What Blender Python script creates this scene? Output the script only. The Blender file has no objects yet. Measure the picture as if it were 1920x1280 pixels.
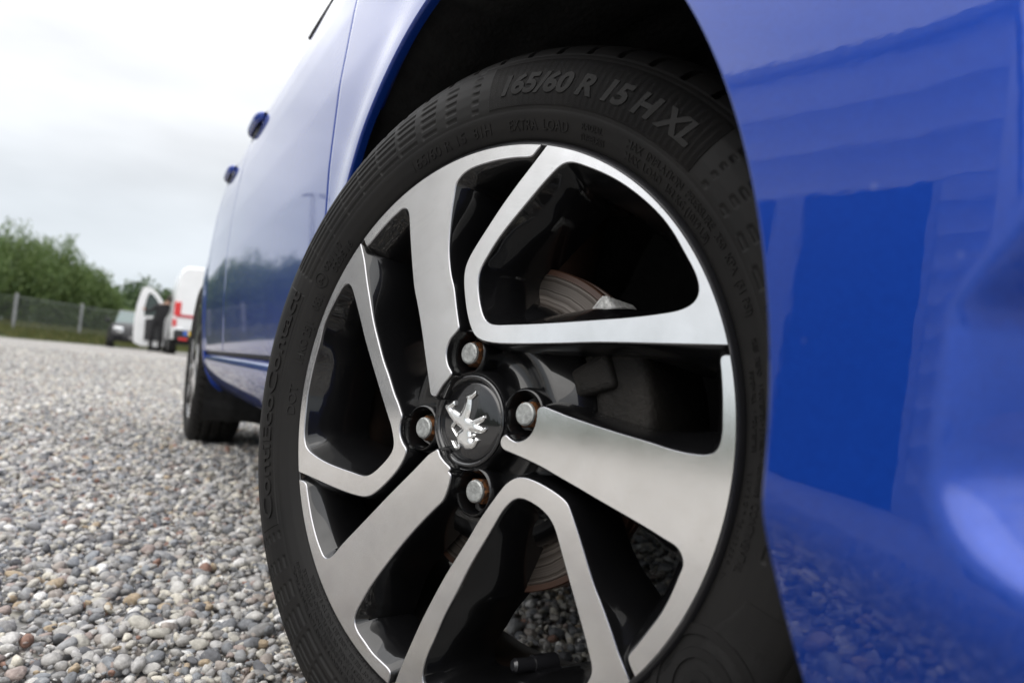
import bpy, bmesh, math, random
import numpy as np
from mathutils import Vector, Matrix
from mathutils.geometry import tessellate_polygon

scene = bpy.context.scene
COL = scene.collection
R = math.radians
rnd = random.Random(7)
rng = np.random.default_rng(11)

# ------------------------------------------------------------------ camera
CAM = Vector((0.521164, -0.290256, 0.316411))
YAW, PITCH, ROLL, FPX = 2.66772351, 0.0511993689, 0.0931712818, 1397.2456
fwd = Vector((math.cos(YAW) * math.cos(PITCH), math.sin(YAW) * math.cos(PITCH), math.sin(PITCH)))
rt0 = fwd.cross(Vector((0, 0, 1))).normalized()
up0 = rt0.cross(fwd)
RT = rt0 * math.cos(ROLL) + up0 * math.sin(ROLL)
UP = -rt0 * math.sin(ROLL) + up0 * math.cos(ROLL)
cam_data = bpy.data.cameras.new('camera')
cam = bpy.data.objects.new('camera', cam_data)
COL.objects.link(cam)
M = Matrix((RT, UP, -fwd)).transposed().to_4x4()
M.translation = CAM
cam.matrix_world = M
cam_data.sensor_width = 23.5
cam_data.lens = FPX / 1920 * 23.5
cam_data.clip_start = 0.02
cam_data.clip_end = 3000
cam_data.dof.use_dof = True
cam_data.dof.focus_distance = 0.60
cam_data.dof.aperture_fstop = 4.0
cam_data.dof.aperture_blades = 7
scene.camera = cam

# ------------------------------------------------------------------ sky, sun, exposure
SUN_EL, SUN_AZ = R(50), R(-62)        # sun high in front of the car's nose, veiled by cloud
sun_dir = Vector((math.cos(SUN_EL) * math.cos(SUN_AZ), math.cos(SUN_EL) * math.sin(SUN_AZ), math.sin(SUN_EL)))
world = bpy.data.worlds.new('World')
scene.world = world
world.use_nodes = True
wt = world.node_tree
for n in list(wt.nodes):
    wt.nodes.remove(n)
def wn(kind, **kw):
    n = wt.nodes.new(kind)
    for k, v in kw.items():
        setattr(n, k, v)
    return n
sky = wn('ShaderNodeTexSky', sky_type='NISHITA', sun_disc=False)
sky.sun_elevation = SUN_EL
sky.sun_rotation = math.atan2(sun_dir.x, sun_dir.y)
tc = wn('ShaderNodeTexCoord')
sep = wn('ShaderNodeSeparateXYZ')
wt.links.new(tc.outputs['Generated'], sep.inputs[0])
elev = wn('ShaderNodeMath', operation='MAXIMUM'); elev.inputs[1].default_value = 0.0
wt.links.new(sep.outputs['Z'], elev.inputs[0])
# overcast luminance rises from the horizon to the zenith
lum = wn('ShaderNodeValToRGB')
lum.color_ramp.interpolation = 'EASE'
e = lum.color_ramp.elements
e[0].position = 0.0;  e[0].color = (6.3, 7.0, 7.6, 1)
e[1].position = 1.0;  e[1].color = (28.0, 28.2, 28.7, 1)
a = e.new(0.12); a.color = (8.3, 8.8, 9.3, 1)
a = e.new(0.30); a.color = (11.0, 11.2, 11.5, 1)
a = e.new(0.46); a.color = (18.5, 18.6, 18.9, 1)
a = e.new(0.66); a.color = (23.0, 23.2, 23.6, 1)
wt.links.new(elev.outputs[0], lum.inputs[0])
mp = wn('ShaderNodeMapping'); mp.inputs['Scale'].default_value = (2.2, 2.2, 6.5)
wt.links.new(tc.outputs['Generated'], mp.inputs[0])
cl = wn('ShaderNodeTexNoise'); cl.inputs['Scale'].default_value = 1.3
cl.inputs['Detail'].default_value = 5; cl.inputs['Roughness'].default_value = 0.45
wt.links.new(mp.outputs[0], cl.inputs[0])
clr = wn('ShaderNodeMapRange')
clr.inputs['From Min'].default_value = 0.3; clr.inputs['From Max'].default_value = 0.7
clr.inputs['To Min'].default_value = 0.82; clr.inputs['To Max'].default_value = 1.14
wt.links.new(cl.outputs['Fac'], clr.inputs['Value'])
cm = wn('ShaderNodeVectorMath', operation='SCALE')
wt.links.new(lum.outputs[0], cm.inputs[0]); wt.links.new(clr.outputs[0], cm.inputs['Scale'])
mix = wn('ShaderNodeMix', data_type='RGBA'); mix.inputs[0].default_value = 0.9
wt.links.new(sky.outputs[0], mix.inputs[6]); wt.links.new(cm.outputs[0], mix.inputs[7])
bg = wn('ShaderNodeBackground'); bg.inputs['Strength'].default_value = 0.1
wt.links.new(mix.outputs[2], bg.inputs['Color'])
wo = wn('ShaderNodeOutputWorld')
wt.links.new(bg.outputs[0], wo.inputs[0])

sl = bpy.data.lights.new('sun', 'SUN'); sl.energy = 1.2; sl.angle = R(65); sl.color = (1.0, 0.94, 0.85)
so = bpy.data.objects.new('sun', sl); COL.objects.link(so)
so.rotation_euler = sun_dir.to_track_quat('Z', 'Y').to_euler()

scene.view_settings.view_transform = 'Standard'
scene.view_settings.look = 'None'
scene.view_settings.exposure = 0.0
scene.view_settings.gamma = 1.0
scene.view_settings.use_curve_mapping = False
scene.render.engine = 'CYCLES'
scene.cycles.max_bounces = 8
scene.cycles.use_denoising = True

# ------------------------------------------------------------------ helpers
def new_mat(name):
    m = bpy.data.materials.new(name); m.use_nodes = True
    nt = m.node_tree
    b = nt.nodes['Principled BSDF']
    return m, nt, b

def simple(name, col, rough=0.5, metal=0.0, coat=0.0, coat_rough=0.03, spec=0.5,
           var=0.0, scale=40.0, bump=0.0, bscale=200.0, col2=None, emit=None):
    m, nt, b = new_mat(name)
    b.inputs['Base Color'].default_value = (*col, 1)
    b.inputs['Roughness'].default_value = rough
    b.inputs['Metallic'].default_value = metal
    b.inputs['Coat Weight'].default_value = coat
    b.inputs['Coat Roughness'].default_value = coat_rough
    b.inputs['Specular IOR Level'].default_value = spec
    t = nt.nodes.new('ShaderNodeTexCoord')
    if var > 0 or col2:
        n = nt.nodes.new('ShaderNodeTexNoise'); n.inputs['Scale'].default_value = scale
        n.inputs['Detail'].default_value = 6
        nt.links.new(t.outputs['Object'], n.inputs[0])
        r = nt.nodes.new('ShaderNodeValToRGB')
        r.color_ramp.elements[0].position = 0.35; r.color_ramp.elements[1].position = 0.68
        c2 = col2 if col2 else tuple(min(1, c * (1 + var)) for c in col)
        c1 = col if col2 else tuple(c * (1 - var) for c in col)
        r.color_ramp.elements[0].color = (*c1, 1); r.color_ramp.elements[1].color = (*c2, 1)
        nt.links.new(n.outputs['Fac'], r.inputs[0]); nt.links.new(r.outputs[0], b.inputs['Base Color'])
    if bump > 0:
        n2 = nt.nodes.new('ShaderNodeTexNoise'); n2.inputs['Scale'].default_value = bscale
        n2.inputs['Detail'].default_value = 4
        nt.links.new(t.outputs['Object'], n2.inputs[0])
        bp = nt.nodes.new('ShaderNodeBump'); bp.inputs['Strength'].default_value = bump
        bp.inputs['Distance'].default_value = 0.002
        nt.links.new(n2.outputs['Fac'], bp.inputs['Height']); nt.links.new(bp.outputs[0], b.inputs['Normal'])
    if emit:
        b.inputs['Emission Color'].default_value = (*emit[0], 1); b.inputs['Emission Strength'].default_value = emit[1]
    return m

def link(name, mesh, parent=None, mat=None, smooth=True, angle=35):
    o = bpy.data.objects.new(name, mesh); COL.objects.link(o)
    if parent: o.parent = parent
    if mat and not mesh.materials: mesh.materials.append(mat)
    if smooth:
        mesh.polygons.foreach_set('use_smooth', [True] * len(mesh.polygons))
        if angle: mesh.set_sharp_from_angle(angle=R(angle))
    return o

def empty(name, loc=(0, 0, 0), parent=None):
    o = bpy.data.objects.new(name, None); COL.objects.link(o)
    o.location = loc; o.empty_display_size = 0.1
    if parent: o.parent = parent
    return o

def tag(o, label=None, cat=None, group=None, kind=None):
    if label: o['label'] = label
    if cat: o['category'] = cat
    if group: o['group'] = group
    if kind: o['kind'] = kind
    return o

def mesh_from(name, verts, faces):
    me = bpy.data.meshes.new(name)
    me.from_pydata([tuple(map(float, v)) for v in verts], [], faces)
    me.update()
    return me

def grid_mesh(name, P, close_u=False, close_v=False, flip=False):
    """P: array (nu, nv, 3)"""
    P = np.asarray(P, float)
    nu, nv = P.shape[:2]
    U = nu if close_u else nu - 1
    V = nv if close_v else nv - 1
    i = np.arange(U)[:, None]; j = np.arange(V)[None, :]
    i2 = (i + 1) % nu; j2 = (j + 1) % nv
    q = np.stack([i * nv + j, i2 * nv + j, i2 * nv + j2, i * nv + j2], -1).reshape(-1, 4)
    if flip: q = q[:, ::-1]
    me = bpy.data.meshes.new(name)
    me.vertices.add(nu * nv); me.vertices.foreach_set('co', P.reshape(-1))
    nf = len(q)
    me.loops.add(nf * 4); me.loops.foreach_set('vertex_index', q.reshape(-1).astype(np.int32))
    me.polygons.add(nf)
    me.polygons.foreach_set('loop_start', np.arange(0, nf * 4, 4, dtype=np.int32))
    me.update(calc_edges=True); me.validate()
    return me

class MB:
    """collects simple shapes into one mesh"""
    def __init__(s): s.v = []; s.f = []
    def add(s, vs, fs):
        k = len(s.v); s.v += [tuple(v) for v in vs]; s.f += [tuple(i + k for i in f) for f in fs]; return s
    def box(s, c, d, rz=0.0, bev=0.0):
        x, y, z = d[0] / 2, d[1] / 2, d[2] / 2
        cs, sn = math.cos(rz), math.sin(rz)
        if bev <= 0:
            L = [(-x, -y, -z), (x, -y, -z), (x, y, -z), (-x, y, -z), (-x, -y, z), (x, -y, z), (x, y, z), (-x, y, z)]
            F = [(0, 3, 2, 1), (4, 5, 6, 7), (0, 1, 5, 4), (1, 2, 6, 5), (2, 3, 7, 6), (3, 0, 4, 7)]
        else:
            bm = bmesh.new(); bmesh.ops.create_cube(bm, size=1)
            for v in bm.verts: v.co = Vector((v.co.x * d[0], v.co.y * d[1], v.co.z * d[2]))
            bmesh.ops.bevel(bm, geom=list(bm.edges), offset=bev, segments=3, affect='EDGES', profile=0.5)
            bm.verts.index_update()
            L = [tuple(v.co) for v in bm.verts]; F = [tuple(v.index for v in f.verts) for f in bm.faces]; bm.free()
        return s.add([(c[0] + a * cs - b * sn, c[1] + a * sn + b * cs, c[2] + h) for a, b, h in L], F)
    def tube(s, p0, p1, r0, r1=None, n=12, caps=True):
        r1 = r0 if r1 is None else r1
        p0 = Vector(p0); p1 = Vector(p1); d = (p1 - p0).normalized()
        a = d.orthogonal().normalized(); b = d.cross(a)
        vs = []
        for p, r in ((p0, r0), (p1, r1)):
            for k in range(n):
                t = 2 * math.pi * k / n
                vs.append(tuple(p + a * (math.cos(t) * r) + b * (math.sin(t) * r)))
        fs = [(k, (k + 1) % n, n + (k + 1) % n, n + k) for k in range(n)]
        if caps: fs += [tuple(range(n))[::-1], tuple(range(n, 2 * n))]
        return s.add(vs, fs)
    def prism(s, poly, axis, lo, hi):
        """poly of 2-D points; axis: coordinate extruded along"""
        n = len(poly)
        def pt(p, h):
            l = list(p); l.insert(axis, h); return tuple(l)
        return s.add([pt(p, lo) for p in poly] + [pt(p, hi) for p in poly],
                     [(k, (k + 1) % n, n + (k + 1) % n, n + k) for k in range(n)] + [tuple(range(n))[::-1], tuple(range(n, 2 * n))])
    def build(s, name, mat, parent=None, smooth=False, angle=35):
        me = mesh_from(name, s.v, s.f)
        bm = bmesh.new(); bm.from_mesh(me); bmesh.ops.recalc_face_normals(bm, faces=bm.faces); bm.to_mesh(me); bm.free()
        return link(name, me, parent, mat, smooth, angle)

def lathe(prof, n=96, a0=0.0, a1=2 * math.pi):
    """prof: (r, o) pairs in wheel space: o is outward (local -Y)"""
    closed = abs(a1 - a0 - 2 * math.pi) < 1e-6
    t = np.linspace(a0, a1, n, endpoint=not closed)
    p = np.asarray(prof)
    P = np.stack([np.outer(np.cos(t), p[:, 0]), np.broadcast_to(-p[:, 1], (n, len(p))), np.outer(np.sin(t), p[:, 0])], -1)
    return P, closed

def add_lathe(name, prof, mat, parent, n=96, angle=35, a0=0.0, a1=2 * math.pi, flip=False):
    P, c = lathe(prof, n, a0, a1)
    return link(name, grid_mesh(name, P, close_u=c, flip=flip), parent, mat, True, angle)
# ------------------------------------------------------------------ materials
def mat_paint():
    m, nt, b = new_mat('blue_paint')
    t = nt.nodes.new('ShaderNodeTexCoord')
    v = nt.nodes.new('ShaderNodeTexVoronoi'); v.inputs['Scale'].default_value = 1400
    nt.links.new(t.outputs['Object'], v.inputs[0])
    r = nt.nodes.new('ShaderNodeValToRGB')
    r.color_ramp.elements[0].color = (0.0025, 0.034, 0.265, 1); r.color_ramp.elements[1].color = (0.004, 0.046, 0.335, 1)
    sx = nt.nodes.new('ShaderNodeSeparateColor'); nt.links.new(v.outputs['Color'], sx.inputs[0])
    nt.links.new(sx.outputs[0], r.inputs[0])
    # dried dust specks
    v2 = nt.nodes.new('ShaderNodeTexVoronoi'); v2.inputs['Scale'].default_value = 75; v2.inputs['Randomness'].default_value = 1
    nt.links.new(t.outputs['Object'], v2.inputs[0])
    s2 = nt.nodes.new('ShaderNodeSeparateColor'); nt.links.new(v2.outputs['Color'], s2.inputs[0])
    mr = nt.nodes.new('ShaderNodeMapRange'); mr.inputs['From Min'].default_value = 0.0; mr.inputs['From Max'].default_value = 0.10
    mr.inputs['To Min'].default_value = 1.0; mr.inputs['To Max'].default_value = 0.0
    nt.links.new(v2.outputs['Distance'], mr.inputs['Value'])
    gt = nt.nodes.new('ShaderNodeMath'); gt.operation = 'GREATER_THAN'; gt.inputs[1].default_value = 0.82
    nt.links.new(s2.outputs[1], gt.inputs[0])
    mu = nt.nodes.new('ShaderNodeMath'); mu.operation = 'MULTIPLY'
    nt.links.new(mr.outputs[0], mu.inputs[0]); nt.links.new(gt.outputs[0], mu.inputs[1])
    mu2 = nt.nodes.new('ShaderNodeMath'); mu2.operation = 'MULTIPLY'; mu2.inputs[1].default_value = 0.35
    nt.links.new(mu.outputs[0], mu2.inputs[0])
    mx = nt.nodes.new('ShaderNodeMix'); mx.data_type = 'RGBA'
    nt.links.new(mu2.outputs[0], mx.inputs[0]); nt.links.new(r.outputs[0], mx.inputs[6]); mx.inputs[7].default_value = (0.4, 0.4, 0.42, 1)
    nt.links.new(mx.outputs[2], b.inputs['Base Color'])
    b.inputs['Roughness'].default_value = 0.42; b.inputs['Metallic'].default_value = 0.45; b.inputs['Specular IOR Level'].default_value = 0.1
    b.inputs['Coat Weight'].default_value = 1.0; b.inputs['Coat Roughness'].default_value = 0.015
    b.inputs['Coat IOR'].default_value = 1.5
    # faint orange peel of the lacquer
    n = nt.nodes.new('ShaderNodeTexNoise'); n.inputs['Scale'].default_value = 160; n.inputs['Detail'].default_value = 1
    nt.links.new(t.outputs['Object'], n.inputs[0])
    bp = nt.nodes.new('ShaderNodeBump'); bp.inputs['Strength'].default_value = 0.02; bp.inputs['Distance'].default_value = 0.001
    nt.links.new(n.outputs['Fac'], bp.inputs['Height']); nt.links.new(bp.outputs[0], b.inputs['Coat Normal'])
    return m

def mat_machined():
    m, nt, b = new_mat('machined_alloy')
    t = nt.nodes.new('ShaderNodeTexCoord')
    sp = nt.nodes.new('ShaderNodeSeparateXYZ'); nt.links.new(t.outputs['Object'], sp.inputs[0])
    cx = nt.nodes.new('ShaderNodeCombineXYZ'); nt.links.new(sp.outputs['X'], cx.inputs['X']); nt.links.new(sp.outputs['Z'], cx.inputs['Y'])
    ln = nt.nodes.new('ShaderNodeVectorMath'); ln.operation = 'LENGTH'; nt.links.new(cx.outputs[0], ln.inputs[0])
    # lathe grooves: fine noise along the radius
    ml = nt.nodes.new('ShaderNodeMath'); ml.operation = 'MULTIPLY'; ml.inputs[1].default_value = 1500
    nt.links.new(ln.outputs['Value'], ml.inputs[0])
    n = nt.nodes.new('ShaderNodeTexNoise'); n.noise_dimensions = '1D'; n.inputs['Detail'].default_value = 3
    nt.links.new(ml.outputs[0], n.inputs['W'])
    # lacquer mottling and stone-dust
    n2 = nt.nodes.new('ShaderNodeTexNoise'); n2.inputs['Scale'].default_value = 45; n2.inputs['Detail'].default_value = 6
    nt.links.new(t.outputs['Object'], n2.inputs[0])
    r = nt.nodes.new('ShaderNodeValToRGB')
    r.color_ramp.elements[0].position = 0.3; r.color_ramp.elements[1].position = 0.7
    r.color_ramp.elements[0].color = (0.80, 0.79, 0.775, 1); r.color_ramp.elements[1].color = (0.90, 0.89, 0.88, 1)
    nt.links.new(n2.outputs['Fac'], r.inputs[0])
    v = nt.nodes.new('ShaderNodeTexVoronoi'); v.inputs['Scale'].default_value = 190
    nt.links.new(t.outputs['Object'], v.inputs[0])
    s2 = nt.nodes.new('ShaderNodeSeparateColor'); nt.links.new(v.outputs['Color'], s2.inputs[0])
    mr = nt.nodes.new('ShaderNodeMapRange'); mr.inputs['From Max'].default_value = 0.16
    mr.inputs['To Min'].default_value = 1.0; mr.inputs['To Max'].default_value = 0.0
    nt.links.new(v.outputs['Distance'], mr.inputs['Value'])
    gt = nt.nodes.new('ShaderNodeMath'); gt.operation = 'GREATER_THAN'; gt.inputs[1].default_value = 0.90
    nt.links.new(s2.outputs[0], gt.inputs[0])
    mu = nt.nodes.new('ShaderNodeMath'); mu.operation = 'MULTIPLY'
    nt.links.new(mr.outputs[0], mu.inputs[0]); nt.links.new(gt.outputs[0], mu.inputs[1])
    mx = nt.nodes.new('ShaderNodeMix'); mx.data_type = 'RGBA'
    nt.links.new(mu.outputs[0], mx.inputs[0]); nt.links.new(r.outputs[0], mx.inputs[6]); mx.inputs[7].default_value = (0.50, 0.48, 0.45, 1)
    nt.links.new(mx.outputs[2], b.inputs['Base Color'])
    b.inputs['Metallic'].default_value = 1.0
    rr = nt.nodes.new('ShaderNodeMapRange'); rr.inputs['To Min'].default_value = 0.10; rr.inputs['To Max'].default_value = 0.15
    nt.links.new(n2.outputs['Fac'], rr.inputs['Value']); nt.links.new(rr.outputs[0], b.inputs['Roughness'])
    b.inputs['Anisotropic'].default_value = 0.3
    tg = nt.nodes.new('ShaderNodeTangent'); tg.direction_type = 'RADIAL'; tg.axis = 'Y'
    nt.links.new(tg.outputs[0], b.inputs['Tangent'])
    b.inputs['Coat Weight'].default_value = 0.35; b.inputs['Coat Roughness'].default_value = 0.12
    bp = nt.nodes.new('ShaderNodeBump'); bp.inputs['Strength'].default_value = 0.05; bp.inputs['Distance'].default_value = 0.0004
    nt.links.new(n.outputs['Fac'], bp.inputs['Height']); nt.links.new(bp.outputs[0], b.inputs['Normal'])
    return m

def mat_disc():
    m, nt, b = new_mat('brake_disc_iron')
    t = nt.nodes.new('ShaderNodeTexCoord')
    sp = nt.nodes.new('ShaderNodeSeparateXYZ'); nt.links.new(t.outputs['Object'], sp.inputs[0])
    cx = nt.nodes.new('ShaderNodeCombineXYZ'); nt.links.new(sp.outputs['X'], cx.inputs['X']); nt.links.new(sp.outputs['Z'], cx.inputs['Y'])
    ln = nt.nodes.new('ShaderNodeVectorMath'); ln.operation = 'LENGTH'; nt.links.new(cx.outputs[0], ln.inputs[0])
    ml = nt.nodes.new('ShaderNodeMath'); ml.operation = 'MULTIPLY'; ml.inputs[1].default_value = 260
    nt.links.new(ln.outputs['Value'], ml.inputs[0])
    n = nt.nodes.new('ShaderNodeTexNoise'); n.noise_dimensions = '1D'; n.inputs['Detail'].default_value = 8; n.inputs['Scale'].default_value = 1.6
    n.inputs['Roughness'].default_value = 0.7
    n3 = nt.nodes.new('ShaderNodeTexNoise'); n3.inputs['Scale'].default_value = 60; n3.inputs['Detail'].default_value = 4
    nt.links.new(t.outputs['Object'], n3.inputs[0])
    ad = nt.nodes.new('ShaderNodeMath'); ad.operation = 'MULTIPLY_ADD'; ad.inputs[1].default_value = 0.7
    nt.links.new(n3.outputs['Fac'], ad.inputs[0]); nt.links.new(ml.outputs[0], ad.inputs[2])
    nt.links.new(ad.outputs[0], n.inputs['W'])
    r = nt.nodes.new('ShaderNodeValToRGB'); el = r.color_ramp.elements
    el[0].position = 0.30; el[0].color = (0.028, 0.020, 0.016, 1); el[1].position = 0.75; el[1].color = (0.23, 0.205, 0.185, 1)
    x = el.new(0.42); x.color = (0.085, 0.072, 0.063, 1)
    nt.links.new(n.outputs['Fac'], r.inputs[0])
    # rusty outer edge
    mr = nt.nodes.new('ShaderNodeMapRange'); mr.inputs['From Min'].default_value = 0.1180; mr.inputs['From Max'].default_value = 0.1195
    nt.links.new(ln.outputs['Value'], mr.inputs['Value'])
    mx = nt.nodes.new('ShaderNodeMix'); mx.data_type = 'RGBA'
    nt.links.new(mr.outputs[0], mx.inputs[0]); nt.links.new(r.outputs[0], mx.inputs[6]); mx.inputs[7].default_value = (0.055, 0.026, 0.016, 1)
    nt.links.new(mx.outputs[2], b.inputs['Base Color'])
    inv = nt.nodes.new('ShaderNodeMapRange'); inv.inputs['To Min'].default_value = 0.85; inv.inputs['To Max'].default_value = 0.0
    nt.links.new(mr.outputs[0], inv.inputs['Value']); nt.links.new(inv.outputs[0], b.inputs['Metallic'])
    b.inputs['Roughness'].default_value = 0.38
    return m

def mat_rubber(name, col=(0.0078, 0.0075, 0.0075), rough=0.58):
    m, nt, b = new_mat(name)
    t = nt.nodes.new('ShaderNodeTexCoord')
    n = nt.nodes.new('ShaderNodeTexNoise'); n.inputs['Scale'].default_value = 22; n.inputs['Detail'].default_value = 8
    nt.links.new(t.outputs['Object'], n.inputs[0])
    r = nt.nodes.new('ShaderNodeValToRGB'); r.color_ramp.elements[0].position = 0.3; r.color_ramp.elements[1].position = 0.75
    r.color_ramp.elements[0].color = (*[c * 0.8 for c in col], 1); r.color_ramp.elements[1].color = (col[0] * 1.45, col[1] * 1.38, col[2] * 1.3, 1)
    nt.links.new(n.outputs['Fac'], r.inputs[0]); nt.links.new(r.outputs[0], b.inputs['Base Color'])
    b.inputs['Roughness'].default_value = rough; b.inputs['Specular IOR Level'].default_value = 0.22
    n2 = nt.nodes.new('ShaderNodeTexNoise'); n2.inputs['Scale'].default_value = 900; n2.inputs['Detail'].default_value = 2
    nt.links.new(t.outputs['Object'], n2.inputs[0])
    bp = nt.nodes.new('ShaderNodeBump'); bp.inputs['Strength'].default_value = 0.12; bp.inputs['Distance'].default_value = 0.0006
    nt.links.new(n2.outputs['Fac'], bp.inputs['Height']); nt.links.new(bp.outputs[0], b.inputs['Normal'])
    return m

PAINT = mat_paint()
ALLOY = mat_machined()
DISC = mat_disc()
RUBBER = mat_rubber('tyre_rubber')
RUBBER2 = mat_rubber('tyre_lettering_rubber', (0.0098, 0.0095, 0.0097), 0.52)
GLOSS = simple('piano_black', (0.0045, 0.0045, 0.005), 0.3, coat=1.0, coat_rough=0.025, spec=0.12, bump=0.02, bscale=300)
GLOSS_EDGE = simple('lacquered_edge', (0.35, 0.35, 0.37), 0.25, metal=0.9, coat=1.0, coat_rough=0.05)
BARREL = simple('dusty_rim_barrel', (0.010, 0.0085, 0.008), 0.45, spec=0.35, col2=(0.030, 0.019, 0.013), scale=28, bump=0.1, bscale=150)
LIP = simple('black_rim_lip', (0.012, 0.012, 0.014), 0.33, coat=0.6, coat_rough=0.15)
CAPB = simple('cap_black', (0.004, 0.004, 0.005), 0.15, coat=1.0, coat_rough=0.02)
CHROME = simple('polished_chrome', (0.92, 0.92, 0.91), 0.2, metal=1.0)
ZINC = simple('zinc_bolt_head', (0.40, 0.41, 0.40), 0.55, metal=0.75, var=0.25, scale=260, bump=0.25, bscale=500)
RUST = simple('rusty_bolt_flank', (0.022, 0.015, 0.011), 0.75, col2=(0.24, 0.085, 0.018), scale=330, bump=0.4, bscale=500)
PLASTIC = simple('black_liner_plastic', (0.010, 0.010, 0.0105), 0.75, var=0.4, scale=60, bump=0.5, bscale=180)
CAST = simple('brake_cast_iron', (0.014, 0.012, 0.010), 0.75, metal=0.2, var=0.45, scale=50, bump=0.6, bscale=260)
ALUCAST = simple('bare_cast_alloy', (0.50, 0.50, 0.49), 0.6, metal=0.3, var=0.3, scale=260, bump=0.9, bscale=420)
BROWN = simple('rusty_steel', (0.028, 0.016, 0.011), 0.7, col2=(0.055, 0.026, 0.014), scale=30, bump=0.3)
SEAL = simple('black_window_seal', (0.012, 0.012, 0.013), 0.5)
GLASS = simple('tinted_glass', (0.010, 0.013, 0.013), 0.03, coat=1.0, coat_rough=0.01)

# ------------------------------------------------------------------ wheel
RR = 0.2035            # radius of the machined face
FACE = 0.075           # its offset from the tyre's middle plane
HUB = Vector((0, 0, 0.281))
STEER, CAMBER = 0.387084665, 0.0437267997
wn_ = Vector((math.sin(STEER) * math.cos(CAMBER), -math.cos(STEER) * math.cos(CAMBER), math.sin(CAMBER)))
wex = Vector((math.cos(STEER), math.sin(STEER), 0))
wez = wex.cross(-wn_)

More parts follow.
